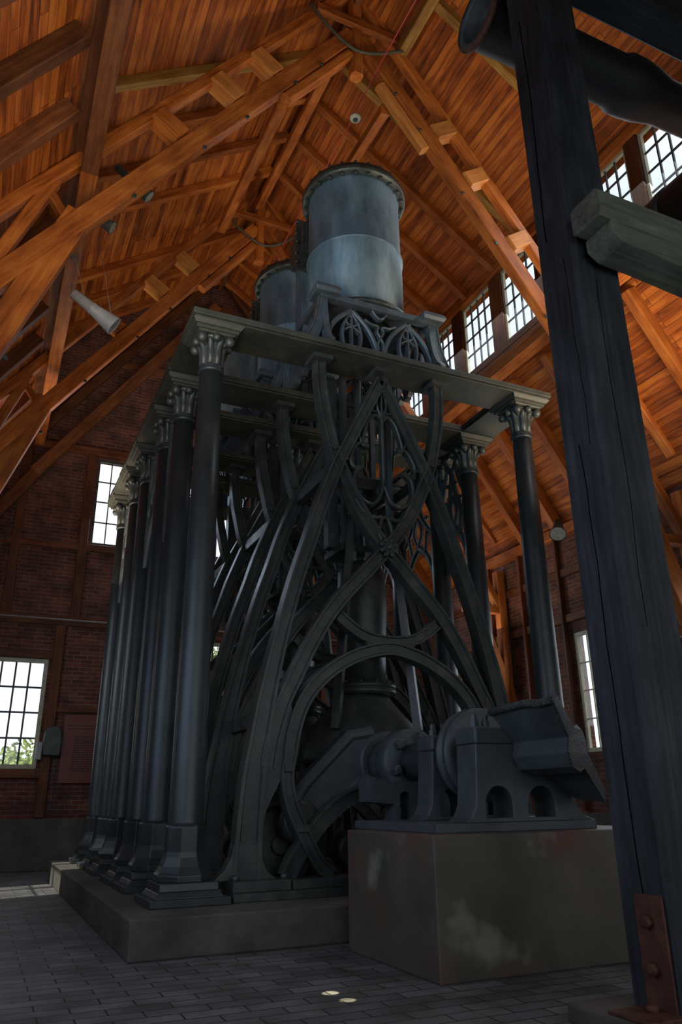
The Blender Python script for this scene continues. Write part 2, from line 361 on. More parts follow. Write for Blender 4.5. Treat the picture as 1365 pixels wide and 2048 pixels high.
# roof decks; local X along the hall, local Y down the slope
def deck(name, side_, d0, z0, d1, z1, mat, y0=YF, y1=YB, parent=None, th=.05):
    p = Vector((XC + side_ * d0, (y0 + y1) / 2, z0)); q = Vector((XC + side_ * d1, (y0 + y1) / 2, z1))
    dn = (q - p); ln = dn.length; Y = dn.normalized(); X = Vector((0, 1, 0)); Z = X.cross(Y)
    s = 1 if Z.z > 0 or (abs(Z.z) < 1e-6 and Z.x * side_ > 0) else -1
    m = MB().box(-(y1 - y0) / 2, (y1 - y0) / 2, 0, ln, 0 if s > 0 else -th, th if s > 0 else 0)
    o = m.build(name, mat); M = Matrix((X, Y, Z)).transposed().to_4x4(); M.translation = p; o.matrix_world = M
    return o
ceil = bpy.data.objects.new('ceiling', None); COL.objects.link(ceil); tag(ceil, kind='structure')
for sd in (-1, 1):
    for nm, a in (('roof_boards', (0, ZR, DH + .35, ZH - .245)), ('eaves_boards', (DH - .02, ZP + .03, DW + .3, ZW - SL * .3))):
        o = deck(nm, sd, *a, PLANK); o.parent = ceil; tag(o, kind='structure')
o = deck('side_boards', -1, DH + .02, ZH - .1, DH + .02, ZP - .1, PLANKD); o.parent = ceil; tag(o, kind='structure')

# window maker: opening rect in plane, grid of bars
def window(n, rect4, plane, pos, cols, rows, frame_mat, bar_mat, fw=.1, bw=.03, depth=.08, inward=-1):
    a0, a1, z0, z1 = rect4
    root = bpy.data.objects.new('window_%d' % n, None); COL.objects.link(root); tag(root, kind='structure')
    def bx(m, u0, u1, v0, v1, d0, d1):
        if plane == 'y': m.box(u0, u1, pos + d0, pos + d1, v0, v1)
        else: m.box(pos + d0, pos + d1, u0, u1, v0, v1)
    f = MB(); d0, d1 = (0.02, .02 + depth) if inward < 0 else (-.02 - depth, -.02)
    bx(f, a0, a0 + fw, z0, z1, d0, d1); bx(f, a1 - fw, a1, z0, z1, d0, d1)
    bx(f, a0 + fw, a1 - fw, z0, z0 + fw, d0, d1); bx(f, a0 + fw, a1 - fw, z1 - fw, z1, d0, d1)
    tag(f.build('window_frame', frame_mat, root), kind='structure')
    b = MB(); c0, c1 = (d0 + .02, d1 - .02)
    for i in range(1, cols):
        u = a0 + fw + (a1 - a0 - 2 * fw) * i / cols; bx(b, u - bw / 2, u + bw / 2, z0 + fw, z1 - fw, c0, c1)
    for i in range(1, rows):
        v = z0 + fw + (z1 - z0 - 2 * fw) * i / rows; bx(b, a0 + fw, a1 - fw, v - bw / 2, v + bw / 2, c0 + .003, c1 - .003)
    tag(b.build('glazing_bars', bar_mat, root), kind='structure')
    g = MB(); mid = (d0 + d1) / 2
    bx(g, a0 + fw, a1 - fw, z0 + fw, z1 - fw, mid - .002, mid + .002)
    tag(g.build('glass_pane', GLASS, root), kind='structure')
    return root
nw = 0
for w, c, r in ((W1, 4, 4), (WM, 4, 4), (W3, 4, 4)):
    nw += 1; window(nw, w, 'y', YB, c, r, WFRAME, WDARK, bw=.045)
for w in (WU1, WU2, WU3):
    nw += 1; window(nw, w, 'y', YB, 4, 4, WDARK, WDARK, fw=.05, bw=.03)
for w in RW:
    nw += 1; window(nw, w, 'x', XC + DW, 4, 4, WFRAME, WFRAME, fw=.09)
for w in LW:
    nw += 1; window(nw, w, 'x', XC - DW, 5, 4, WFRAME, WDARK, inward=1)
CL = [(-6.6, -5.35), (-4.8, -3.55), (-3.05, -1.72), (-1.38, -.12), (-.02 + .12, 1.32), (1.68, 2.98), (3.46, 4.78), (5.24, 6.54), (7.02, 8.3), (8.8, 10.1)]
for a, b in CL:
    nw += 1; window(nw, (a, b, 11.98, 14.08), 'x', XC + DH, 4, 4, WFRAME, WDARK, fw=.07, bw=.035)
# timber of the clerestory
nt_ = 0
def trim(p0, p1, w, h, mat, up=(0, 0, 1)):
    global nt_
    nt_ += 1; return tag(beam('trim_%d' % nt_, p0, p1, w, h, mat, up=up), kind='structure')
xw = XC + DH
trim((xw - .02, YF, 14.2), (xw - .02, YB, 14.2), .2, .24, WOOD)             # header
trim((xw + .06, YF, 11.87), (xw + .06, YB, 11.87), .24, .2, WOODD)         # sill
trim((XC + 4.84, YF, 11.06), (XC + 4.84, YB, 11.06), .34, .30, WOOD)
trim((xw - .06, YF, 11.52), (xw - .06, YB, 11.52), .24, .24, WOODD)          # purlin
trim((xw + .09, YF, 11.68), (xw + .09, YB, 11.68), .06, .34, PLANKD)      # board below the sill
ed = sorted([YF] + [v for ab in CL for v in ab] + [YB])
for i in range(0, len(ed), 2):
    a, b = ed[i], ed[i + 1]; trim((xw + .03, (a + b) / 2, 11.95), (xw + .03, (a + b) / 2, 14.1), b - a, .16, WOODD, up=(1, 0, 0))
xl = XC - DH
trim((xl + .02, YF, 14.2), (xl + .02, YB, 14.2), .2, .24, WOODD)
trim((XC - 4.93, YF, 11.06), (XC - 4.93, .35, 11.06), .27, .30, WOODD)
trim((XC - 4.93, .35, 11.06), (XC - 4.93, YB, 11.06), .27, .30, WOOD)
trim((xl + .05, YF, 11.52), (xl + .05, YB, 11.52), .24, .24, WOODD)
trim((XC, YF, ZR - .22), (XC, YB, ZR - .22), .16, .24, WOODD)               # ridge board
for sd in (-1, 1):                                                         # wall plates and girts
    x = XC + sd * (DW - .08)
    trim((x, YF, ZW - .16), (x, YB, ZW - .16), .22, .26, WOOD)
    trim((x + sd * .05, YF, 6.75), (x + sd * .05, YB, 6.75), .1, .2, WOODD)
    trim((x + sd * .05, YF, 5.6), (x + sd * .05, YB, 5.6), .1, .2, WOODD)
    for y in (-10.2, -8.2, -5.86, -3.2, -1.75, .15, 2.2, 2.88, 4.68, 6.2, 7.6, 8.38, 10.15):
        trim((x + sd * .04, y, 1.2), (x + sd * .04, y, ZW - .3), .1, .2, STUD, up=(1, 0, 0))
# half timbering of the end wall
yb = YB - .045
def hb(x0, x1, z, h=.2, mat=STUD): trim((x0, yb, z), (x1, yb, z), .1, h, mat)
def vb(x, z0, z1, w=.24, mat=STUD): trim((x, yb - .004, z0), (x, yb - .004, z1), w, .1, mat, up=(0, 1, 0))
hb(XC - DW, XC + DW, 6.0, .26, WOODD); hb(XC - 5.3, XC + 5.3, 10.98, .22)
hb(XC - 5.4, WU1[0] - .1, 8.05, .16); hb(WU1[0] - .1, XC + 5.4, 8.08, .2)
hb(XC - 3.6, XC + 3.6, 14.0, .2)
for x in (-4.0, -2.3, -.6, 1.16, 1.9, 3.9, 4.6, 6.3, 8.0, 9.4):
    ztop = min(10.88, ZW + SL * (DW - abs(x - XC)) - .3); vb(x, 6.12, ztop)
for x in (-2.85, -.9, 1.9, 3.85, 6.62, 8.6): vb(x, 1.18, 5.87, .24, WOODD if x != -.9 else WOODD)
hb(-2.75, -1.02, 5.08, .2, WFRAME.copy() and WOODD); hb(-2.75, -1.02, 2.18, .2, STUD)
hb(1.95, 3.75, 5.83, .16, STUD); hb(1.95, 3.75, 2.8, .18)
hb(6.75, 8.5, 5.08, .2); hb(6.75, 8.5, 2.18, .2)
hb(-.78, 1.8, 3.72, .12, WOODD)
tag(MB().tube([(-5, yb - .085, 6.02), (7, yb - .085, 6.02)], .022).build('conduit_pipe', COND), 'thin grey conduit running along the timber rail of the brick end wall', 'pipe')

# ------------------------------------------------------------------ rafters
RY = [.56 + 1.284 * k for k in range(-5, 9)]
near = lambda y: any(abs(y - t) < .1 for t in (.56, 6.98))
ys = [y for y in RY if not near(y)]
for sd, nm in ((-1, 'left'), (1, 'right')):
    for i, y in enumerate(reversed(ys)):
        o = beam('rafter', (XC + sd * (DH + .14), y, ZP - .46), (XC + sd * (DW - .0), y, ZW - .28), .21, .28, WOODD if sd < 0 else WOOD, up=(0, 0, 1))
        tag(o, '%s eaves rafter from the end wall on the lower %s roof slope' % (ORD[i], nm), 'rafter', 'eaves rafters on the lower %s slope' % nm)
        g = sd < 0 or y < 2.5
        o = beam('rafter', (XC + sd * .1, y, ZR - .07 - .13), (XC + sd * (DH + .1), y, ZH - .07 - .13), .18, .22, WOODG if y < 2.5 else WOOD)
        tag(o, '%s upper rafter from the end wall, climbing to the ridge on the %s' % (ORD[i], nm), 'rafter', 'upper rafters on the %s of the ridge' % nm)

# ------------------------------------------------------------------ trusses
def truss(y, label):
    t = thing('roof_truss', label, 'truss', (XC, y, 8.0), 'timber roof trusses over the engine')
    def B(n, x0, z0, x1, z1, w, h, dy=0, mat=WOOD, bev=.015): return beam(n, (XC + x0, y + dy, z0), (XC + x1, y + dy, z1), w, h, mat, t, bev=bev)
    for s in (-1, 1):
        B('principal_rafter', s * .1, 18.12, s * 7.3, 8.28, .20, .22)
        B('lower_chord', s * .12, 16.77, s * 6.1, 8.52, .24, .34)
        B('inner_leg', s * 4.985, 10.22, s * 7.36, 3.6, .22, .42, 0)
        for d, z in ((2.02, 14.98), (2.76, 13.97), (3.74, 12.62)):
            n = Vector((1.4, 1)).normalized()
            B('spacer_block', s * (d - .30 * n.x), z - .30 * n.y, s * (d + .26 * n.x), z + .26 * n.y, .34, .34, 0, WOODL if s > 0 or d < 3 else WOOD)
        B('doubler', s * (.16 if s < 0 else .55), 16.20 if s < 0 else 15.66, s * 1.56, 14.30, .22, .24, 0, WOODL if s > 0 else WOOD, .05)
        B('strut', s * 5.42, 10.75, s * 6.35, 8.2, .18, .2)
        B('strut', s * 5.50, 10.55, s * 5.12, 10.0, .16, .14)
        B('wall_post', s * 7.27, 1.2, s * 7.27, 7.4, .24, .24)
        B('stub_beam', s * 6.05, 6.3, s * 7.2, 6.3, .2, .2)
        B('stub_beam', s * 6.7, 4.45, s * 7.2, 4.45, .2, .2)
        B('knee_brace', s * 6.2, 8.2, s * 7.2, 6.4, .2, .2)
        for k, (d, z) in enumerate(((.9, 15.9), (2.6, 13.45))):
            pass
    beam('king_post', (XC, y, 15.66), (XC, y, 18.0), .26, .26, WOOD, t, up=(0, 1, 0), bev=.05)
    beam('collar_beam', (XC - .95, y - .14, 17.05), (XC + .95, y - .14, 17.05), .12, .2, WOOD, t)
    m = MB()
    for s in (-1, 1):
        for d, z in ((.85, 15.45), (1.4, 14.68), (2.35, 13.35), (3.1, 12.3), (4.2, 10.8), (5.0, 9.3), (5.7, 7.35)):
            m.lathe([(.035, -.02), (.035, .02)], 8, (s * d, -.14, z - 8.0), 'y')
    m.build('bolt_heads', FLG, t)
    return t
truss(.56, 'near timber truss with spacer blocks, over the front of the engine')
truss(6.98, 'second timber truss with spacer blocks, behind the first cylinder')
t3 = thing('roof_truss', 'dark timber truss standing against the brick end wall gable', 'truss', (XC, YB - .25, 8.0), 'timber roof trusses over the engine')
for s in (-1, 1):
    beam('principal_rafter', (XC + s * .1, YB - .25, 18.0), (XC + s * 7.3, YB - .25, 8.0), .2, .26, WOODD, t3)
    beam('lower_chord', (XC + s * .12, YB - .25, 16.75), (XC + s * 4.95, YB - .25, 10.0), .22, .32, WOODD, t3)
    beam('inner_leg', (XC + s * 4.62, YB - .25, 10.45), (XC + s * 7.1, YB - .25, 6.6), .2, .3, WOODD, t3)
for i, (p, q, lab) in enumerate((((1.30, .75, 14.35), (1.62, 6.4, 15.95), 'left wind brace, slanting back from the near truss to the second one'),
                    ((2.2, .6, 15.5), (2.72, 6.6, 17.3), 'middle wind brace rising toward the ridge beside the king post'),
                    ((3.62, .7, 15.25), (4.05, 6.4, 16.6), 'right wind brace passing behind the smoke detector'))):
    tag(beam('wind_brace', p, q, .2, .22, WOOD), lab, 'brace', 'wind braces between the trusses')
# long purlins on the principals (both slopes)

tag(beam('ridge_purlin', (3.95, .44, 16.84), (3.95, -7.5, 16.84), .22, .26, WOODG), 'pale greenish purlin running forward from the near truss at the top', 'purlin')
# hoses, cable, detectors
tag(MB().tube(spline([(1.75, .36, 17.0), (2.1, .34, 16.55), (2.55, .33, 16.2), (2.87, .33, 16.14), (3.3, .33, 16.3), (3.95, .36, 16.75)], 6), .035).build('sagging_hose', HOSE),
    'dark hose sagging across the king post of the near truss', 'hose', 'hoses looped across the king posts')
tag(MB().tube(spline([(1.85, 6.75, 16.95), (2.2, 6.74, 16.45), (2.87, 6.73, 16.1), (3.4, 6.73, 16.3), (3.95, 6.75, 16.8)], 6), .035).build('sagging_hose', HOSE),
    'dark hose sagging across the king post of the second truss', 'hose', 'hoses looped across the king posts')
tag(MB().tube([(3.3, -3.0, 15.92), (3.3, .3, 15.95), (3.38, 1.75, 16.0), (3.3, 5.0, 15.8), (3.3, 8.9, 15.8)], .014, 6).build('red_cable', CABR), 'thin red cable strung lengthwise under the ridge', 'cable')
def detector(y, lab):
    t = thing('smoke_detector', lab, 'detector', (3.42, y, 15.98), 'smoke detectors on the red cable')
    MB().lathe([(.05, .05), (.12, .04), (.13, 0), (.12, -.03), (.05, -.045)], 20).build('housing', PLAST, t)
    MB().lathe([(.06, -.046), (.055, -.06)], 16).build('sensor_cap', WDARK, t)
detector(1.75, 'round cream smoke detector on the red cable, above the front cylinder')
detector(8.6, 'small round smoke detector far back on the cable, left of the middle cylinder')

# ------------------------------------------------------------------ engine bed
PH = .386
st_y1 = 8.35
bed = tag(MB().box(-.79, XC + 3.66, -1.13, st_y1, 0, PH).build('engine_plinth', CONC, bevel=.02), 'low stained concrete plinth carrying all the iron columns', 'plinth')
# columns
def make_column():
    t = thing('iron_column', 'x', 'column', (0, 0, PH), 'iron columns around the engine')
    m = MB().box(-.47, .47, -.47, .47, 0, .085); m.build('base_plate', IRON2, t, .012)
    b = MB().frust(0, 0, .085, .15, .40, .36).frust(0, 0, .15, .24, .35, .34)
    b.lathe([(.36, .24), (.36, .31), (.335, .34), (.30, .40), (.262, .50), (.25, .56), (.245, .83), (.225, .86)], 8, rot=PI / 8, smooth=False)
    b.build('octagonal_base', IRON2, t, .01)
    m = MB().lathe([(.222, .83), (.215, .88), (.207, 2.5), (.19, 5.0), (.168, 7.16)], 32); m.build('shaft', IRON2, t)
    m = MB().lathe([(.17, 7.12), (.19, 7.13), (.197, 7.155), (.19, 7.18), (.182, 7.19), (.19, 7.205), (.184, 7.225), (.17, 7.235)], 32); m.build('astragal_ring', IRON2, t)
    c = MB().lathe([(.155, 7.22), (.165, 7.25), (.17, 7.45), (.185, 7.6), (.22, 7.68), (.24, 7.7)], 24)
    for k in range(8):                                          # upright leaves round the bell
        a = PI / 8 + k * PI / 4; ca, sa = math.cos(a), math.sin(a)
        pts = [(.135, 7.235), (.14, 7.4), (.15, 7.53), (.195, 7.6), (.25, 7.63)]
        c.tube([(r * ca, r * sa, z) for r, z in pts], [.055, .058, .06, .052, .025], 7)
    c.build('capital', IRON, t)
    v = MB()
    for k in range(4):                                          # corner volutes and middle bosses
        a = PI / 4 + k * PI / 2; x, y = .30 * math.cos(a), .30 * math.sin(a)
        v.lathe([(.02, -.08), (.06, -.06), (.082, 0), (.06, .06), (.02, .08)], 12, (x, y, 7.62))
        v.tube([(.18 * math.cos(a), .18 * math.sin(a), 7.56), (x, y, 7.66)], .035, 6)
        a += PI / 4; x, y = .25 * math.cos(a), .25 * math.sin(a)
        v.lathe([(.02, -.06), (.05, -.045), (.065, 0), (.05, .045), (.02, .06)], 10, (x, y, 7.64))
    v.build('volutes', IRON, t)
    MB().frust(0, 0, 7.69, 7.72, .26, .29).frust(0, 0, 7.72, 7.77, .32, .33).frust(0, 0, 7.77, 7.834, .35, .40).build('abacus', SLAB, t, .006)
    return t
c0 = make_column()
rowl = ['nearest iron column of the left row, at the front corner of the plinth', 'second iron column from the front in the left row', 'third iron column from the front in the left row',
        'fourth iron column from the front in the left row', 'fifth iron column from the front, next to last on the left', 'farthest iron column of the left row, in front of the upper window']
rowr = ['nearest iron column of the right row, beside the dark timber post', 'second iron column from the front in the right row', 'third iron column back in the right row, behind the frame legs',
        'fourth iron column back in the right row', 'fifth iron column back in the right row', 'farthest iron column of the right row']
c0['label'] = rowl[0]
for i, y in enumerate(FY):
    if i: dup(c0, (0, y, PH), rowl[i])
    dup(c0, (WID, y, PH), rowr[i])
# lintel slabs
ZS = PH + 7.834
FR = ['nearest', 'second', 'third', 'fourth', 'fifth', 'farthest']
for i, y in enumerate(FY):
    m = MB().box(-.41, WID + .41, y - .44, y + .36, ZS + .03, ZS + .13).box(-.37, WID + .37, y - .40, y + .33, ZS, ZS + .03)
    tag(m.build('lintel_slab', SLAB, bevel=.012), '%s flat iron slab lying across the engine on its pair of columns' % FR[i], 'slab', 'iron slabs across the engine')
    if i < 5:
        for x, s in ((0, 'left'), (WID, 'right')):
            m = MB().box(x - .40, x + .38, y + .365, FY[i + 1] - .445, ZS + .035, ZS + .125).box(x - .37, x + .35, y + .365, FY[i + 1] - .445, ZS, ZS + .035)
            tag(m.build('edge_slab', SLAB, bevel=.01), '%s short slab from the front along the %s row of columns' % (ORD[i], s), 'slab', 'short slabs along the column rows')

# ------------------------------------------------------------------ the A-shaped frames with tracery
Z0 = PH
def make_frame():
    t = thing('gothic_iron_frame', 'x', 'iron frame', (XC, 0, PH), 'gothic iron frames of the engine')
    def P(pts): return [(p[0], p[1] - PH) for p in pts]
    up = [(1.10, 8.21), (1.09, 7.8), (1.04, 7.35), (.96, 6.98), (.88, 6.65), (.80, 6.42)]
    cross = [(.80, 6.42), (.66, 6.12), (.48, 5.76), (.25, 5.40), (0, 5.09), (-.36, 4.70), (-.78, 4.25), (-1.07, 3.86), (-1.30, 3.46), (-1.50, 3.05), (-1.66, 2.72), (-1.80, 2.25), (-1.86, 1.9)]
    outer = [(.80, 6.42), (.95, 6.03), (1.10, 5.63), (1.25, 5.15), (1.45, 4.55), (1.62, 3.95), (1.76, 3.4), (1.90, 2.75), (1.99, 2.2), (2.05, 1.77), (2.09, 1.2), (2.11, .6)]
    apex = [(0, 8.05), (.80, 6.42)]
    for s in (-1, 1):
        M = (lambda q: mir(q)) if s < 0 else (lambda q: q)
        MB().ribbon(M(P([tuple(v) for v in spline(up, 5)])), .17, -.10, .10).build('upper_rib', IRON, t)
        MB().ribbon(M(P(apex)), .19, -.105, .095).build('apex_rib', IRON, t)
        MB().ribbon(M(P([tuple(v) for v in spline(cross, 5)])), .21, -.098 - .004 * s, .10 - .004 * s).build('crossing_rib', IRON, t)
        pts = [tuple(v) for v in spline(outer, 5)]
        n = len(pts); MB().ribbon(M(P(pts)), [.20 + .17 * max(0, (i / (n - 1) - .5) * 2) for i in range(n)], -.112, .11, .04).build('leg', IRON, t)
        MB().prism(M(P([(1.62, 2.95), (1.95, 2.6), (2.1, 1.75), (2.13, 1.0), (1.95, 1.0), (1.86, 1.4), (1.68, 1.75), (1.56, 2.1), (1.52, 2.6)])), -.075, .085, 'y').build('web_plate', IRON, t)
        MB().prism(M(P([(1.72, .60), (1.84, .68), (1.925, .85), (1.94, 1.0), (2.28, 1.0), (2.31, .86), (2.38, .72), (2.52, .60)])), -.10, .10, 'y').build('foot', IRON, t, .01)
    ring = [(1.56, 2.05), (1.52, 2.32), (1.42, 2.64), (1.25, 2.92), (.95, 3.2), (.58, 3.41), (.24, 3.52), (0, 3.55)]
    arc = [tuple(v) for v in spline(ring + mir(ring[:-1])[::-1], 4)]
    MB().ribbon(P(arc), .19, -.125, .10).build('round_arch', IRON, t)
    for s in (-1, 1):
        M = (lambda q: mir(q)) if s < 0 else (lambda q: q)
        lo = [(1.56, 2.05), (1.60, 1.77), (1.53, 1.43), (1.33, 1.03), (1.13, .72), (.96, .60)]
        MB().ribbon(M(P([tuple(v) for v in spline(lo, 5)])), .17, -.13, .07).build('lower_arc', IRON, t)
        q = [(.38, 1.62), (.79, 1.47), (1.10, 1.23), (1.30, 1.0), (1.46, .8), (1.56, .60)]
        MB().ribbon(M(P([tuple(v) for v in spline(q, 5)])), .20, -.10, .09).build('quarter_arc', IRON, t)
        MB().box(s * 1.38 - .10, s * 1.38 + .10, -.15, -.12, 1.12 - PH, 1.2 - PH).build('joint_plate', IRON, t)
        MB().box(s * 1.585 - .06, s * 1.585 + .06, -.155, -.12, 1.85 - PH, 1.95 - PH).build('joint_plate', IRON, t)
    sm = [(.82, 3.98), (.62, 3.83), (.36, 3.70), (0, 3.66)]
    MB().ribbon(P([tuple(v) for v in spline(sm + mir(sm[:-1])[::-1], 5)]), .16, -.10, .09).build('counter_arch', IRON, t)
    MB().prism(P([(-.42, 3.62), (-.12, 3.62), (.12, 3.62), (.42, 3.62), (.3, 3.54), (-.3, 3.54)]), -.08, .08, 'y').build('arch_spandrel', IRON, t)
    # tracery in the lozenge
    tr = MB()
    tr.ribbon(P([(0, 7.35), (0, 6.15)]), .055, -.07, .05, 0)
    tr.ribbon(P([tuple(v) for v in spline([(0, 7.95), (.07, 7.75), (.085, 7.55), (0, 7.33)], 5)]), .04, -.07, .05, 0)
    tr.ribbon(P([tuple(v) for v in spline([(0, 7.95), (-.07, 7.75), (-.085, 7.55), (0, 7.33)], 5)]), .04, -.07, .05, 0)
    tr.ribbon(P([(0, 7.9), (0, 7.33)]), .03, -.07, .05, 0)
    tr.ribbon(P([(-.2, 7.45), (.2, 7.45)]), .03, -.065, .04, 0)
    for s in (-1, 1):
        def R(pts, w=.055): tr.ribbon(P([(s * p[0], p[1]) for p in [tuple(v) for v in spline(pts, 6)]]), w, -.07, .05, 0)
        R([(0, 7.33), (.12, 7.38), (.24, 7.27), (.32, 7.05), (.36, 6.82), (.26, 6.78)])
        R([(.26, 6.80), (.42, 6.82), (.52, 6.70), (.58, 6.52), (.52, 6.38), (.38, 6.42)])
        R([(.36, 6.42), (.50, 6.30), (.52, 6.08), (.42, 5.88), (.26, 5.80), (.12, 5.88), (.02, 6.10), (0, 6.25)])
        R([(.5, 5.85), (.36, 5.66), (.2, 5.58), (.06, 5.60), (.09, 5.48), (.11, 5.36), (.07, 5.22)])
        R([(.0, 5.62), (.06, 5.56)], .04)
        R([(.24, 7.28), (.30, 7.42)], .04); R([(.36, 6.8), (.45, 7.0)], .04); R([(.56, 6.5), (.68, 6.5)], .04); R([(.5, 6.05), (.58, 5.98)], .04)
    tr.build('tracery', IRON, t)
    ro = MB().lathe([(.09, -.15), (.10, -.11)], 16, (0, 0, 5.09 - PH), 'y')
    for k in range(8):
        a = PI / 8 + k * PI / 4; ro.lathe([(.03, -.165), (.042, -.15), (.048, -.10)], 10, (.12 * math.cos(a), 0, 5.09 - PH + .12 * math.sin(a)), 'y')
    ro.lathe([(.02, -.185), (.045, -.17), (.05, -.14)], 12, (0, 0, 5.09 - PH), 'y')
    ro.build('rosette', IRON, t)
    MB().box(-2.36, 2.36, -.40, .30, .0, .095).build('sill_beam', IRON, t, .01)
    for a_, b_, c_ in ((-2.34, -1.6, .214), (1.6, 2.34, .214), (-1.58, 1.58, .20)): MB().box(a_, b_, -.30, .2, .095, c_).build('sill_rail', IRON, t, .01)
    bl = MB()
    for s in (-1, 1):
        for d in (1.66, 2.28): bl.lathe([(.05, .21), (.05, .26), (.03, .28)], 6, (s * d, -.2, 0))
        bl.lathe([(.03, -.14), (.03, -.1)], 6, (s * .88, 0, 6.62 - PH), 'y')
    bl.build('bolts', IRON, t)
    for x_, w_ in ((-1.1, .17), (1.1, .17), (0, .16)): MB().box(x_ - w_, x_ + w_, -.2, .2, 8.14 - PH, 8.218 - PH).build('cap_pad', IRON, t)
    return t
f0 = make_frame()
fl_ = ['front gothic iron frame with tracery, round arch and rosette', 'second gothic iron frame, just behind the front one', 'third gothic iron frame from the front, between two cylinders',
       'fourth gothic iron frame from the front', 'fifth gothic iron frame from the front', 'rearmost gothic iron frame, nearest the brick end wall']
f0['label'] = fl_[0]
for i in range(1, 6): dup(f0, (XC, FY[i], PH), fl_[i])
for i in (0, 2, 4):
    for s, nm in ((-1, 'left'), (1, 'right')):
        for z, w in ((6.4, 'upper'), (2.55, 'lower')):
            d = .80 if z > 6 else 1.80
            o = MB().box(XC + s * d - .07, XC + s * d + .07, FY[i] + .125, FY[i + 1] - .14, z - .1, z + .1).build('tie_bar', IRON, bevel=.008)
            tag(o, '%s %s iron tie between the %s and the %s frame from the front' % (w, nm, ORD[i], ORD[i + 1]), 'tie bar', 'iron ties between paired frames')

# ------------------------------------------------------------------ pierced panels between side columns
def make_panel(h):
    m = MB(); zt = 8.2
    for s in (-1, 1):
        def R(pts, w): m.ribbon([(s * p[0], p[1]) for p in [tuple(v) for v in spline(pts, 6)]], w, -.035, .035, 0, 'yz')
        R([(h, 8.19), (h * .99, 7.4), (h * .96, 6.7), (h * .98, 6.1), (h, 5.7)], .16)
        R([(h * .93, 5.72), (h * .72, 6.12), (h * .4, 6.42), (0, 6.62)], .16)
        R([(h * .95, 6.75), (h * .62, 6.95), (h * .25, 7.3), (0, 7.8)], .13)
        R([(0, 6.62), (h * .2, 6.85), (h * .22, 7.05), (0, 7.3)], .09)
        R([(h * .4, 6.42), (h * .5, 6.7), (h * .62, 6.95)], .09)
        R([(0, 7.8), (h * .3, 7.95), (h * .6, 8.17)], .11)
        R([(h * .9, 7.3), (h * .6, 7.6), (h * .35, 7.95)], .1)
        for q, z in ((.6, 7.2), (.75, 7.75), (.3, 7.55)):
            m.lathe([(.05, -.03), (.05, .03)], 8, (0, s * h * q, z), 'x')
    m.box(-.035, .035, -h, h, 8.14, 8.218)
    return m
for i in (1, 2, 3, 4):
    h = (FY[i + 1] - FY[i]) / 2 - .19; ym = (FY[i + 1] + FY[i]) / 2
    for x, nm in ((0, 'left'), (WID, 'right')):
        o = make_panel(h).build('pierced_spandrel', IRONB, loc=(x, ym, 0))  # lighter bluish iron puts the window light on these panels into their colour
        tag(o, 'pierced gothic iron panel between the %s and %s columns of the %s row' % (ORD[i], ORD[i + 1], nm), 'panel', 'pierced iron panels between the side columns')

# ------------------------------------------------------------------ cylinders with their cradles
ZT = ZS + .13
def make_cradle():
    t = thing('cylinder_cradle', 'x', 'cradle', (XC, .86, ZT), 'gothic cradles under the cylinders')
    H = 1.13
    def face(plane, pos, sg, name, half):
        m = MB(); a, b = sorted((pos, pos + sg * .10)); k = half / 1.1
        def R(pts, w, rec=0, mirror=True):
            for s in ((-1, 1) if mirror else (1,)):
                m.ribbon([(s * p[0] * k, p[1]) for p in [tuple(v) for v in spline(pts, 7)]], w, a, b, rec, 'xz' if plane == 'y' else 'yz')
        R([(1.50, .02), (1.34, .16), (1.22, .38), (1.14, .66), (1.09, 1.02)], .13, .02)
        R([(1.36, .02), (1.2, .2), (1.1, .45), (1.04, .75), (1.0, 1.02)], .07)
        R([(1.05, .02), (.98, .35), (.83, .65), (.56, .90), (.52, .92)], .08)
        R([(.03, .02), (.1, .35), (.25, .65), (.5, .90), (.54, .92)], .08)
        R([(.54, .88), (.40, .62), (.37, .35), (.44, .05)], .04)
        R([(.54, .88), (.68, .62), (.71, .35), (.64, .05)], .04)
        R([(.54, .86), (.54, .04)], .03)
        R([(.54, .6), (.45, .64), (.46, .75), (.54, .8)], .025); R([(.54, .6), (.63, .64), (.62, .75), (.54, .8)], .025)
        R([(.40, .5), (.54, .58), (.68, .5)], .025)
        R([(.80, .05), (.88, .17), (1.02, .05)], .035); R([(.1, .05), (.2, .17), (.34, .05)], .035)
        R([(0, .88), (.08, .93), (.14, 1.02)], .04); R([(0, .50), (.06, .62), (.04, .72), (.18, .74), (.3, .8)], .04); R([(0, .5), (.05, .38), (.04, .25)], .04)
        if plane == 'y': m.box(-1.12 * k, 1.12 * k, a - .02, b + .02, 1.02, H)
        else: m.box(a - .02, b + .02, -1.12 * k, 1.12 * k, 1.02, H)
        m.build(name, IRONC, t)
    face('y', -.98, 1, 'front_arcade', 1.1); face('y', .98, -1, 'rear_arcade', 1.1)
    face('x', -1.08, 1, 'side_arcade', .9); face('x', 1.08, -1, 'side_arcade', .9)
    for sx in (-1, 1):
        for sy in (-1, 1):
            m = MB(); m.frust(sx * 1.02, sy * .9, H, H + .09, .24, .20).frust(sx * 1.02, sy * .9, H - .06, H, .2, .24)
            m.build('corner_block', IRONC, t, .01)
    ring = [(1.0 * math.cos(2 * PI * k / 40), .95 * math.sin(2 * PI * k / 40)) for k in range(40)]
    hole = [(.7 * math.cos(2 * PI * k / 40), .7 * math.sin(2 * PI * k / 40)) for k in range(40)]
    MB().prism(ring, H - .02, H + .06, 'z', [hole]).build('seat_ring', IRONC, t)
    return t
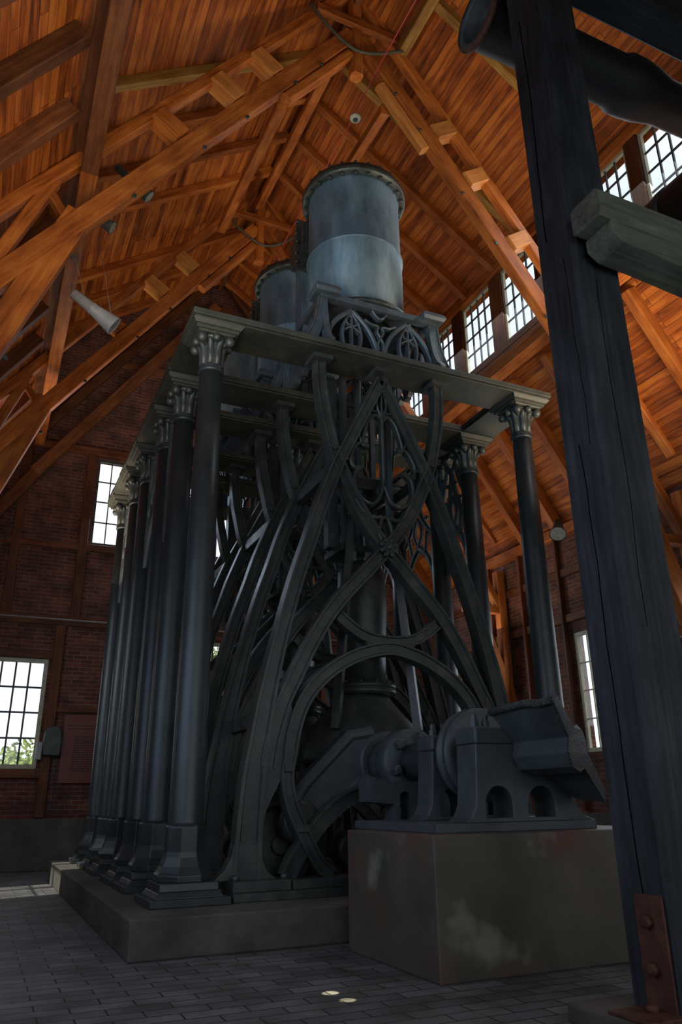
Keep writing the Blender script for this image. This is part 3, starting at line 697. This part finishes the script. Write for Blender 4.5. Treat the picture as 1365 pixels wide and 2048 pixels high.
def make_cylinder():
    t = thing('steam_cylinder', 'x', 'cylinder', (XC + .01, .86, ZT + 1.2), 'blued iron cylinders on top of the engine')
    r = .885; H = 2.98
    MB().lathe([(r * .8, 0.0), (.98, 0.0), (1.0, .02), (1.0, .07), (.97, .09), (r + .02, .1), (r, .16)], 56).build('base_flange', FLG, t)
    MB().lathe([(r + .01, .1), (r + .012, 1.42), (r + .03, 1.45), (r + .03, 1.50), (r, 1.53), (r - .006, H - .12), (r + .02, H - .06)], 56, cap=True).build('barrel', CYL, t)
    MB().lathe([(r + .025, 1.455), (r + .04, 1.465), (r + .04, 1.485), (r + .025, 1.495)], 56, cap=False).build('band', CYL, t)
    MB().lathe([(r * .5, H - .1), (r, H - .08), (1.01, H - .06), (1.02, H - .04), (1.02, H + .03), (.99, H + .045), (.99, H + .11), (.96, H + .12), (.4, H + .15)], 56).build('top_flange', FLG, t)
    b0 = MB().lathe([(.02, -.14), (.036, -.125), (.036, -.055)], 6, smooth=False).build('flange_bolt', FLG, t)
    b1 = MB().lathe([(.034, .1), (.034, .17), (.02, .18)], 6, smooth=False).build('flange_nut', FLG, t)
    for k in range(24):
        a = 2 * PI * (k + .5) / 24; x, y = (.95) * math.cos(a), (.95) * math.sin(a)
        for q in (b0, b1):
            o = q if k == 0 else q.copy()
            if k: COL.objects.link(o)
            o.location = (x, y, H)
    # bolted steam chest and riser at the back
    c = MB().box(-.62, -.30, 1.18, 1.55, -1.1, H - .65)
    c.build('steam_riser', CYL, t, .02)
    g = MB().box(-.72, -.16, .72, 1.62, H - .65, H - .05).box(-.76, -.12, .82, .9, H - .72, H + .02).box(-.78, -.1, 1.08, 1.16, H - .95, H + .28)
    g.box(-.66, -.22, 1.16, 1.7, H - .05, H + .2)
    g.build('steam_chest', FLG, t, .015)
    s = MB()
    for z in (H - .85, H - .6, H - .35, H - .1, H + .15):
        for x in (-.74, -.14): s.lathe([(.03, -.03), (.03, .03)], 6, (x, 1.12, z), 'y')
        s.lathe([(.03, -.02), (.03, .04)], 6, (-.80, 1.0 + .2 * (z % .5), z), 'x')
    s.build('chest_bolts', FLG, t)
    return t
k0 = make_cradle(); y0 = make_cylinder()
k0['label'] = 'front gothic cradle with pointed arches under the tallest looking cylinder'
y0['label'] = 'front blue grey iron cylinder with bolted top flange'
for j, (i, w) in enumerate(((2, 'middle'), (4, 'rear'))):
    ym = FY[i] + .86
    dup(k0, (XC, ym, ZT), '%s gothic cradle carrying the %s cylinder' % (w, w))
    dup(y0, (XC + .01, ym, ZT + 1.2), '%s iron cylinder, %s' % (w, 'its top left of the front one' if j == 0 else 'mostly hidden behind the other two'))

# ------------------------------------------------------------------ works inside the frames: air vessels, rods, guides
for j, (i, w) in enumerate(((0, 'front'), (2, 'middle'), (4, 'rear'))):
    ym = FY[i] + .86
    t = thing('bell_shaped_vessel', '%s bell shaped iron vessel with a flanged neck inside the frames' % w, 'vessel', (XC, ym, PH), 'bell shaped vessels between the frames')
    bl_ = MB().lathe([(.90, 1.62), (1.0, 1.62), (1.02, 1.68), (.97, 1.9), (.82, 2.16), (.62, 2.36), (.44, 2.55), (.40, 2.62)], 40).build('bell', IRON, t); bl_.scale = (1, .62, 1)
    for a in (-1, 1):
        for b in (-1, 1): MB().tube([(a * .80, b * .36, 1.66), (a * .86, b * .38, 1.2), (a * .92, b * .40, .03)], [.09, .07, .10], 8).build('leg', IRON, t)
    MB().lathe([(.40, 2.60), (.50, 2.61), (.50, 2.67), (.42, 2.68), (.50, 2.69), (.50, 2.75), (.38, 2.76)], 36).build('neck_flange', IRON, t)
    MB().lathe([(.36, 2.74), (.36, 3.2), (.40, 4.0), (.38, 4.55), (.28, 4.7)], 28).build('neck', IRON, t)
    bo = MB()
    for k in range(12): bo.lathe([(.025, 2.75), (.025, 2.79)], 6, (.46 * math.cos(k * PI / 6), .46 * math.sin(k * PI / 6), 0))
    bo.build('neck_bolts', IRON, t)
    t = thing('piston_rod_guides', '%s set of upright guide bars and piston rod below its cylinder' % w, 'rod set', (XC, ym, 5.2), 'piston rod guides inside the frames')
    MB().lathe([(.07, -.1), (.07, 4.2)], 16, (0, 0, 0)).build('piston_rod', IRONB, t)
    for x, y in ((-.42, -.3), (.42, -.3), (-.42, .3), (.42, .3)):
        MB().box(x - .045, x + .045, y - .045, y + .045, .05, ZS - 5.2 + .2).build('guide_bar', IRONB, t)
    MB().box(-.62, -.44, -.1, .1, .1, ZS - 5.2 + .2).build('hanging_duct', IRON, t, .01)
    MB().box(-.6, .6, -.12, .12, 1.2, 1.42).lathe([(.16, -.2), (.16, .2)], 20, (-.33, -.1, 1.1), 'y').lathe([(.16, -.2), (.16, .2)], 20, (.33, -.1, 1.1), 'y').build('crosshead', IRON, t, .01)
    MB().box(-.5, .5, -.36, .36, .0, .1).build('lower_plate', IRON, t, .01)
    for s, nm in ((-1, 'left'), (1, 'right')):
        o = MB()
        o.tube([(XC + s * .30, ym - .45, 6.2), (XC + s * .68, ym - .45, 2.45)], [.07, .085], 4, False)
        tag(o.build('connecting_rod', IRON), '%s sloping connecting rod of the %s cylinder' % (nm, w), 'rod', 'connecting rods inside the frames')
# lever arm between the hub and the left of the frame
t = thing('rocking_lever', 'broad ribbed lever arm sloping down from the bolted coupling behind the front frame', 'lever', (XC, .27, 1.98))
m = MB().prism([(-.15, .42), (-.50, .40), (-1.25, -.28), (-1.42, -.62), (-1.30, -.98), (-.35, -.25), (-.05, -.40)], -.08, .08, 'y'); m.build('arm_web', IRONB, t, .02)
MB().ribbon([(-.2, .42), (-.55, .36), (-1.25, -.30), (-1.45, -.62)], .16, -.13, .13, 0).ribbon([(-.05, -.38), (-.38, -.22), (-1.28, -.98)], .14, -.13, .13, 0).build('arm_ribs', IRONB, t)
MB().lathe([(.2, -.15), (.27, -.13), (.27, .13), (.2, .15)], 24, (-1.3, 0, -.75), 'y').build('eye', IRON, t)
MB().lathe([(.40, -.15), (.43, -.13), (.43, .13), (.40, .15)], 32, (0, 0, 0), 'y').build('boss', IRONB, t)
t = thing('eccentric_wheel', 'dark iron wheel low behind the left foot of the front frame', 'wheel', (XC - 1.45, .62, PH + .56))
MB().lathe([(.50, -.1), (.54, -.08), (.54, .08), (.50, .1), (.44, .04), (.44, -.04), (.50, -.1)], 40, (0, 0, 0), 'y', cap=False).build('rim', IRON, t)
MB().lathe([(.45, -.02), (.45, .03)], 36, (0, 0, 0), 'y').build('web', IRON, t)
MB().lathe([(.12, -.13), (.12, .12)], 20, (0, 0, 0), 'y').build('hub', IRON, t)
t = thing('valve_body', 'small round valve low between the frames, left of the concrete block', 'valve', (XC - .05, 1.9, PH))
MB().lathe([(.1, 0), (.1, .1), (.13, .14)], 16).build('stand', IRON, t)
MB().lathe([(.22, -.22), (.28, -.2), (.28, -.12), (.2, -.1), (.2, .1), (.26, .12), (.26, .2)], 24, (0, -.55, .42), 'y').build('body', FLG, t)
MB().lathe([(.06, -.3), (.09, -.22)], 14, (0, -.55, .42), 'y').build('spindle', IRONB, t)

# ------------------------------------------------------------------ concrete block with bearings, shaft and broken casting
BX0, BX1, BY0, BY1, BZ = 1.45, 4.29, -3.40, -1.54, 1.184
tag(MB().box(BX0, BX1, BY0, BY1, 0, BZ).build('concrete_block', BLOCKM, bevel=.015), 'large stained concrete block standing in front of the iron frames', 'block')
tag(MB().box(1.75, 3.99, BY1 + .002, -1.135, 0, .34).build('concrete_step', CONC, bevel=.02), 'low concrete step between the block and the plinth', 'step')
tag(MB().box(1.66, 3.62, -3.12, -1.30, BZ + .001, BZ + .085).build('bearing_plate', IRONB, bevel=.008), 'flat iron bed plate on top of the concrete block', 'plate')
def arch_hole(x0, x1, z0, zt):
    xm = (x0 + x1) / 2; r = (x1 - x0) / 2
    return [(x0, z0), (x1, z0)] + [(xm + r * math.cos(a), zt - r + r * math.sin(a)) for a in [PI * k / 10 for k in range(0, 11)]]
def pedestal(y0, y1, label, zt=2.02, dx=-.06):
    t = thing('bearing_pedestal', label, 'bearing', (XC + dx, y0, BZ + .086), 'bearing pedestals on the concrete block')
    b = BZ + .086
    L_ = [(-.78, 0), (-.70, .05), (-.64, .16), (-.62, .4), (-.60, zt - b)]
    poly = L_ + [(.25, zt - b), (.42, .62), (.56, .25), (.70, .05), (.85, 0)]
    poly = poly[::-1]
    h = [arch_hole(-.52, -.20, .04, .34), arch_hole(.0, .34, .04, .34)]
    MB().prism(poly, 0, y1 - y0, 'y', h).build('pedestal_body', IRONB, t, .012)
    MB().box(-.605, .22, -.01, y1 - y0 + .01, zt - b + .001, zt - b + .17).build('bearing_cap', IRONB, t, .02)
    n = MB()
    for x in (-.50, -.36):
        n.lathe([(.05, 0), (.05, .07), (.035, .075), (.035, .13), (.03, .14)], 6, (x, (y1 - y0) * .4, zt - b + .17), smooth=False)
    n.build('cap_nuts', IRONB, t)
pedestal(-3.06, -2.70, 'near bearing pedestal with two arched openings, under the broken casting')
pedestal(-1.90, -1.56, 'middle bearing pedestal on the block, left of the grooved disc', dx=.12)
t = thing('bearing_bracket', 'small bracket with two slots under the bolted coupling, left end of the plate', 'bearing', (XC, -.80, PH + .002))
b_ = BZ + .086
MB().prism([(-.42, 0), (-.42, 1.05), (-.78, 1.08), (-.80, 1.40), (-.5, 1.32), (.5, 1.32), (.8, 1.40), (.8, 1.08), (.45, 1.05), (.45, 0)][::-1], 0, .26, 'y', [arch_hole(-.34, -.18, .72, 1.2), arch_hole(-.04, .12, .72, 1.2)]).build('bracket_body', IRONB, t, .01)
# shaft train along Y at z=1.95
SZ = 1.95
t = thing('crank_shaft', 'thick iron shaft with a bolted coupling and a grooved disc above the block', 'shaft', (XC, -1.0, SZ))
MB().lathe([(.24, -2.0), (.24, .38)], 32, (0, 0, 0), 'y').build('journal', IRONB, t)
MB().lathe([(.24, .36), (.40, .38), (.44, .41), (.44, .64), (.38, .69), (.36, .9), (.34, 1.10)], 40, (0, 0, 0), 'y').build('coupling', IRONB, t)
for k in range(6):
    a = 2 * PI * (k + .3) / 6; cb = MB(); cb.lathe([(.04, .22), (.065, .24), (.065, .38)], 6, (.33 * math.cos(a), 0, .33 * math.sin(a)), 'y', smooth=False)
    cb.build('coupling_bolt', IRONB, t)
MB().lathe([(.42, -.13), (.51, -.12), (.52, -.05), (.43, -.04), (.43, .03), (.52, .045), (.51, .11), (.42, .12)], 56, (0, -1.12, .02), 'y').build('grooved_disc', IRONB, t)
# the broken casting: boss with two wings, cut face toward the viewer
t = thing('broken_casting', 'broken iron casting with round boss and rough fracture edges, on the near bearing', 'casting', (XC, -3.08, SZ))
def wing(y, up_, dn_):   # outline of web section (x,z) thick
    th = .055
    return [(-.50, .40), (-.40, .46), (-.08, .18), (.03, .22), (.17, .17), (.23, .05), (.22, -.05), (.56, -.38), (.53, -.50), (.12, -.20), (0, -.24), (-.16, -.19), (-.23, -.06), (-.20, .08)]
secs = []
ys_ = [(0, 1.0), (-.2, 1.0), (-.42, 1.0), (-.62, 1.0), (-.72, 1.0)]
m = MB(); vs = []; pl = wing(0, 0, 0); n = len(pl)
random.seed(3)
for j, (yy, s) in enumerate(ys_):
    for i, (x, z) in enumerate(pl):
        # upper wing grows toward the cut end, lower wing too
        g = .9 + .1 * (-yy / .72)
        if i in (0, 1): x2, z2 = -.13 + (x + .13) * g, .2 + (z - .2) * g
        elif i in (7, 8): x2, z2 = .2 + (x - .2) * g * 1.05, -.12 + (z + .12) * g * 1.05
        else: x2, z2 = x, z
        jit = .02 if i in (0, 1, 7, 8) else 0
        vs.append((x2 + random.uniform(-jit, jit), yy * (1 - .75 * x2) + (random.uniform(-.02, .02) if j == 4 else 0), z2 + random.uniform(-jit, jit)))
fs = [(j * n + i, j * n + (i + 1) % n, (j + 1) * n + (i + 1) % n, (j + 1) * n + i) for j in range(4) for i in range(n)]
m.add(vs, fs); m.build('casting_body', IRONB, t, .012)
# fracture face and rim as rough strips
fr = MB(); o = [vs[4 * n + i] for i in range(n)]
tri = tessellate_polygon([[Vector((p[0], p[2], 0)) for p in o]])
fr.add([(p[0], p[1] - .004, p[2]) for p in o] + [(p[0] * .97, p[1] - .03, p[2] * .97) for p in o], [tuple(q) for q in [(a + n, b + n, c + n) for a, b, c in tri]] + [(i, (i + 1) % n, (i + 1) % n + n, i + n) for i in range(n)])
fr.build('fracture_face', IRONR, t)
fe = MB(); fe.tube([(vs[j * n][0] * .98, vs[j * n][1], vs[j * n][2]) for j in range(5)], .04, 7)
fe.build('fracture_edge', IRONR, t)

# ------------------------------------------------------------------ foreground timber post, beams, pipe, log
tag(MB().box(1.66, 3.1, -6.15, -4.78, 0, .13).build('concrete_footing', CONC, bevel=.02), 'low concrete footing under the dark timber post', 'footing')
t = thing('timber_post', 'massive blackened timber post rising through the right of the picture', 'post', (2.31, -5.27, .13))
o = beam('post_shaft', (2.31, -5.275, .131), (2.31, -5.275, 11.6), .56, .52, POST, t, up=(0, 1, 0), bev=.05)
# drying cracks
random.seed(11)
CK = []
def crack(face, u0, z0, z1, w=.006):
    CK.append(MB())
    pts = []; u = u0; z = z0
    while z < z1: pts.append((u, z)); z += .22; u += random.uniform(-.012, .014)
    for (a, za), (b, zb) in zip(pts, pts[1:]):
        ck = CK[-1]
        if face == 'l': ck.add([(-.2805, a - w, za), (-.2805, a + w, za), (-.2805, b + w, zb), (-.2805, b - w, zb)], [(0, 1, 2, 3)])
        else: ck.add([(a - w, -.2655, za), (a + w, -.2655, za), (b + w, -.2655, zb), (b - w, -.2655, zb)], [(0, 1, 2, 3)])
crack('l', -.02, .3, 4.4); crack('l', .08, 6.5, 9.8, .008); crack('r', -.1, 2.6, 5.9, .004); crack('l', -.12, 4.2, 6.2, .004)
for q in CK: q.build('drying_crack', BLACK, t)
m = MB().box(-.305, -.281, -.20, .06, .0, .72).box(-.62, -.281, -.28, .10, -.0, .022)
m.build('anchor_strap', RUST, t, .006)
m = MB()
for y, z in ((-.06, .55), (-.06, .26)): MB().lathe([(.02, -.05), (.045, -.045), (.045, 0)], 6, (-.305, y, z), 'x').build('strap_bolt', RUST, t)
m.lathe([(.045, .022), (.045, .06), (.02, .065)], 6, (-.40, -.08, 0))
m.build('strap_bolt', RUST, t)
tag(beam('cross_beam', (1.98, -5.78, 6.50), (7.2, -5.78, 6.50), .36, .30, BEAMG, bev=.03), 'weathered grey cross beam bolted to the front of the dark post', 'beam')
lb = thing('saddle_beam', 'lower weathered saddle beam with rounded end, below the cross beam', 'beam', (2.1, -5.78, 6.1))
MB().prism([(0, .24), (.0, .10), (.12, .02), (.5, -.0), (1.2, -.06), (1.7, -.08), (2.3, -.02), (3.0, .06), (5.0, .1), (5.0, .24)][::-1], -.17, .17, 'y').build('saddle', BEAMG, lb, .02)
t = thing('wooden_shaft_log', 'big dark round log lying on the cross beam at the right edge', 'log', (3.86, -6.0, 7.21))
MB().lathe([(.53, -1.6), (.55, -1.57), (.55, .84), (.53, .86)], 40, (0, 0, 0), 'y').build('log_body', PIPE, t)
for a_ in (-.6, .5): MB().lathe([(.562, a_), (.562, a_ + .1)], 40, (0, 0, 0), 'y').build('iron_hoop', WDARK, t)
t = thing('large_pipe', 'large dark round pipe with an open mouth, passing behind the top of the post', 'pipe', (1.92, -4.62, 10.46))
MB().lathe([(.39, 0), (.39, .05), (.345, .08), (.335, .12), (.335, 2.2), (.38, 2.3), (.38, 2.5), (.36, 2.7), (.30, 3.0), (.26, 5.2)], 48, (0, 0, 0), 'x', cap=False).build('pipe_wall', PIPE, t)
MB().lathe([(.39, 0), (.30, 0), (.29, .02), (.22, 3.0), (.02, 3.02)], 48, (0, 0, 0), 'x', cap=False).build('pipe_bore', WDARK, t)
MB().lathe([(.37, -.012), (.405, .0), (.405, .05), (.38, .06)], 48, (0, 0, 0), 'x', cap=False).build('mouth_rim', RUST, t)
tag(beam('head_beam', (2.62, -5.30, 10.98), (8.0, -5.30, 10.98), .46, .62, POST, bev=.03), 'dark heavy head beam at the upper right corner, level with the pipe', 'beam')
if 0: tag(beam('head_brace', (2.75, -5.30, 9.6), (3.6, -5.30, 10.4), .2, .22, POST), 'short dark brace between post and head beam', 'brace')

# ------------------------------------------------------------------ lamps and wall fittings
def spot(p, q, r, label, mat, group, wires=True, lens=True):
    p, q = Vector(p), Vector(q); d = (q - p); L_ = d.length; x = d.normalized()
    t = thing('spotlight', label, 'lamp', tuple(p), group)
    u = Vector((0, 0, 1)); y = u.cross(x).normalized(); z = x.cross(y)
    M = Matrix((x, y, z)).transposed().to_4x4()
    def put(o): o.matrix_basis = M; return o
    put(MB().lathe([(r * .3, -.02), (r * .55, 0), (r * .6, L_ * .42), (r * .66, L_ * .44), (r * .66, L_ * .48), (r * .62, L_ * .5), (r, L_ * .97), (r * 1.03, L_)], 28, (0, 0, 0), 'x', cap=False).build('lamp_housing', mat, t))
    put(MB().lathe([(r * .97, L_ - .02), (r * .9, L_ - .005)], 28, (0, 0, 0), 'x').build('lamp_lens', LENSG, t))
    if wires:
        m = MB()
        for f, dx in ((.3, -.05), (.95, .05)):
            c = x * (L_ * f); m.tube([c, c + Vector((dx - .35, -.1, 1.25))], .004, 4)
        m.build('suspension_wires', COND, t)
    return t
spot((-2.0, 2.0, 9.76), (-1.27, 2.0, 9.29), .17, 'light grey hanging floodlight with flared mouth, at the left below the truss', LAMP, None)
spot((-1.55, 1.9, 12.68), (-.90, 1.9, 12.2), .13, 'dark tubular spotlight half hidden behind the near truss chord', LAMPD, None, False)
spot((-2.05, 1.2, 10.9), (-1.55, 1.15, 10.65), .11, 'small dark spotlight in the corner of the near truss on the left', LAMPD, None, False)
t = spot((9.75, 3.85, 7.78), (9.5, 3.62, 7.38), .2, 'dark floodlight with a round glass face, under the right eaves', LAMPD, None, False)
t = thing('globe_lamp', 'white globe lamp on the brick end wall, seen between the iron ribs', 'lamp', (9.42, YB - .2, 7.24))
MB().lathe([(.02, -.17), (.11, -.13), (.165, -.04), (.17, .04), (.11, .13), (.05, .16)], 20).build('glass_globe', PLAST, t)
MB().lathe([(.06, .15), (.06, .24)], 12).tube([(0, 0, .2), (0, .14, .22)], .03).build('wall_bracket', LAMPD, t)
t = thing('info_board', 'brown information board with fine print on the brick wall behind the left columns', 'sign', (.02, YB - .10, 2.82))
MB().box(-.58, .58, -.015, .03, -.86, .78).build('board_panel', BOARD, t, .004)
m = MB(); random.seed(5)
for k, (z, a, b) in enumerate([(.52, -.48, .45), (.44, -.48, .4)] + [(.25 - .055 * i, -.30, -.30 + random.uniform(.55, .8)) for i in range(16)]):
    x = a
    while x < b - .05:
        w = random.uniform(.04, .11); m.box(x, min(x + w, b), -.019, -.0152, z - .011, z + .011); x += w + .02
m.build('printed_lines', INK, t)
t = thing('electrical_box', 'dark rounded electrical box with cables on the timber stud beside the lower window', 'switch box', (-.80, YB - .20, 2.92))
MB().prism([(-.2, -.32), (.2, -.34), (.23, .0), (.2, .26), (.1, .36), (-.08, .37), (-.2, .25), (-.23, 0)], -.1, .1, 'y').build('box_body', IRON, t, .04)
MB().box(-.36, -.22, -.05, .1, -.42, -.0).build('side_socket', LAMP, t, .02)
MB().tube(spline([(.08, .05, -.3), (.09, .05, -1.2), (.04, .08, -1.7)], 5), .012, 6).tube(spline([(.14, .05, -.3), (.25, .06, -1.1), (.16, .06, -1.55), (.05, .07, -1.6)], 5), .01, 6).tube(spline([(-.3, .05, -.42), (-.32, .05, -1.1), (-.22, .06, -1.35)], 5), .01, 6).build('loose_cables', WDARK, t)

# ------------------------------------------------------------------ greenery outside
def bush(x, y, zc, r, n, label, name='garden_shrub', trunk=True, hz=1.0):
    t = thing(name, label, 'shrub' if name == 'garden_shrub' else 'tree', (x, y, -.32), 'greenery outside the end wall')
    m = MB()
    for k in range(n):
        a, b = random.uniform(0, 2 * PI), math.acos(random.uniform(-1, 1)); rr = r * random.uniform(.55, 1) * (1 + .15 * math.sin(5 * a))
        c = Vector((rr * math.sin(b) * math.cos(a), rr * math.sin(b) * math.sin(a) * .7, zc + .32 + rr * hz * math.cos(b)))
        u = Vector((random.gauss(0, 1), random.gauss(0, 1), random.gauss(0, 1))).normalized(); v = u.cross(Vector((random.gauss(0, 1), 1, 0))).normalized()
        s = random.uniform(.08, .16); m.add([c, c + u * s + v * s * .35, c + u * s * 2, c + u * s - v * s * .35], [(0, 1, 2, 3)])
    m.lathe([(r * .75 * math.cos(q), zc + .32 + r * .75 * hz * math.sin(q)) for q in [-PI / 2 + .02 + (PI - .04) * k / 8 for k in range(9)]], 14)
    m.build('foliage', LEAF, t)
    MB().tube([(0, 0, 0), (.1, 0, zc * .5), (0, 0, zc)], [.12, .09, .05], 8).build('trunk', BARK, t)
random.seed(21)
bush(-3.5, 14.2, 1.45, 1.5, 3000, 'green shrub seen through the bottom panes of the lower left window', hz=.95)
bush(-1.3, 16.2, 1.75, 1.5, 2600, 'second green shrub outside, right half of the lower left window', hz=.95)
bush(3.4, 17.5, 5.6, 2.3, 2600, 'leafy tree crown outside the middle lower window of the end wall', 'garden_tree')

# ------------------------------------------------------------------ world, lights, camera
w = bpy.data.worlds.new('overcast_sky'); S.world = w; w.use_nodes = True; nt = w.node_tree; bg = nt.nodes['Background']
tc = nt.nodes.new('ShaderNodeTexCoord'); n = nt.nodes.new('ShaderNodeTexNoise'); n.inputs['Scale'].default_value = 3; n.inputs['Detail'].default_value = 4
nt.links.new(tc.outputs['Generated'], n.inputs['Vector'])
r = nt.nodes.new('ShaderNodeValToRGB'); r.color_ramp.elements[0].color = (.62, .70, .80, 1); r.color_ramp.elements[1].color = (1, 1, .98, 1)
r.color_ramp.elements[0].position = .3; r.color_ramp.elements[1].position = .6
nt.links.new(n.outputs['Fac'], r.inputs[0]); nt.links.new(r.outputs[0], bg.inputs['Color']); bg.inputs['Strength'].default_value = 1.5

def area(name, loc, target, sx, sy, power, color, spread=PI):
    l = bpy.data.lights.new(name, 'AREA'); l.shape = 'RECTANGLE'; l.size = sx; l.size_y = sy; l.energy = power; l.color = color; l.spread = spread
    o = bpy.data.objects.new(name, l); COL.objects.link(o); o.location = loc
    o.rotation_euler = (Vector(target) - Vector(loc)).to_track_quat('-Z', 'Y').to_euler(); return o
COOL = (.62, .78, 1.0); WARM = (1, .82, .60)
area('skylight_clerestory', (7.9, 1.5, 13.0), (2.0, 1.5, 8.0), 12, 2.2, 280, (.85, .93, 1.0))
area('cool_fill_left', (-4.5, -1.5, 3.9), (2.5, .5, 5.5), 9, 3.2, 190, COOL)  # added cool fill from the left; this stretch of wall has no windows
area('cool_fill_front', (1.0, -12.6, 4.5), (2.5, 0, 7.0), 10, 5.5, 125, (.74, .86, 1))  # added fill standing in for unseen windows behind the camera
area('daylight_end_windows', (2.9, 10.9, 9.4), (2.9, 0, 5), 7, 2.4, 150, COOL)
area('daylight_right_windows', (10.1, 3.0, 4.0), (4, 3, 4.5), 7, 2.8, 110, (.8, .9, 1))
area('roof_fill_left', (-1.7, -4.0, 6.2), (-.5, 2.0, 14.0), 3, 3, 80, WARM, math.radians(105))  # added warm fill to brighten the left roof timber, no fixture there
area('roof_fill_right', (7.6, -3.2, 6.6), (6.3, 2.0, 14.0), 3, 3, 175, WARM, math.radians(105))  # added warm fill for the right slope, no fixture there
area('roof_fill_back', (7.9, 6.5, 5.6), (7.4, 6.0, 12.0), 2.5, 4, 80, WARM)  # added warm fill for the right roof farther back, no fixture there
area('roof_fill_far', (-1.8, 8.0, 6.8), (.5, 6.5, 14.0), 2.5, 4, 95, WARM, math.radians(110))  # added warm fill for the roof at the far left, no fixture there
area('cool_side_fill', (-4.2, -5.0, 8.6), (2.6, .6, 11.2), 2.5, 2.5, 95, (.45, .75, 1.0), math.radians(70))  # added cool fill aimed at the cylinders, not a fitting of the hall
for nm_, p_, q_, ang in (('floor_gleam', (-1.2, -4.2, 7.6), (.52, -3.18, 0), .019), ('floor_gleam_small', (-1.0, -4.6, 7.6), (.55, -3.46, 0), .010)):  # added narrow spots imitating slivers of sun on the floor
    l = bpy.data.lights.new(nm_, 'SPOT'); l.energy = 9000; l.spot_size = ang; l.spot_blend = .3; l.shadow_soft_size = .01; l.color = (1, .9, .6)
    o = bpy.data.objects.new(nm_, l); COL.objects.link(o); o.location = p_; o.rotation_euler = (Vector(q_) - Vector(p_)).to_track_quat('-Z', 'Y').to_euler()
area('end_wall_fill', (-4.3, 5.6, 5.0), (.5, 11.2, 6.5), 2.2, 3, 75, (.85, .92, 1.0))  # added fill to brighten the brick and concrete of the end wall
area('right_wall_fill', (6.6, 8.9, 5.0), (10.3, 6.0, 5.0), 2, 3, 45, (.9, .93, 1.0))  # added fill inside the hall to brighten the right wall brick
sn = bpy.data.lights.new('sun', 'SUN'); sn.energy = 5; sn.angle = .01; sn.color = (1, .93, .78)
so = bpy.data.objects.new('sun', sn); COL.objects.link(so); so.rotation_euler = Vector((1, .26, -1.08)).to_track_quat('-Z', 'Y').to_euler(); so.location = (-20, -5, 25)

cam = bpy.data.cameras.new('camera'); co = bpy.data.objects.new('camera', cam); COL.objects.link(co); S.camera = co
F_PX = 1519.92; cam.sensor_fit = 'VERTICAL'; cam.sensor_height = 36; cam.lens = F_PX / 2048 * 36; cam.clip_end = 200; cam.clip_start = .05
yaw, pitch, roll = -.4299, .3617, -.0129
cy_, sy_ = math.cos(yaw), math.sin(yaw); fwd = Vector((-sy_, cy_, 0)); right = Vector((cy_, sy_, 0)); up = Vector((0, 0, 1))
Fv = fwd * math.cos(pitch) + up * math.sin(pitch); Uv = up * math.cos(pitch) - fwd * math.sin(pitch)
R2 = right * math.cos(roll) + Uv * math.sin(roll); U2 = Uv * math.cos(roll) - right * math.sin(roll)
M = Matrix((R2, U2, -Fv)).transposed().to_4x4(); M.translation = Vector((-2.397, -9.8766, 1.5)); co.matrix_world = M

S.view_settings.view_transform = 'Standard'; S.view_settings.look = 'None'; S.view_settings.exposure = 0; S.view_settings.gamma = 1
S.cycles.max_bounces = 6; S.cycles.diffuse_bounces = 3; S.cycles.glossy_bounces = 3; S.cycles.transparent_max_bounces = 8
S.cycles.use_denoising = True; S.cycles.sample_clamp_indirect = 4
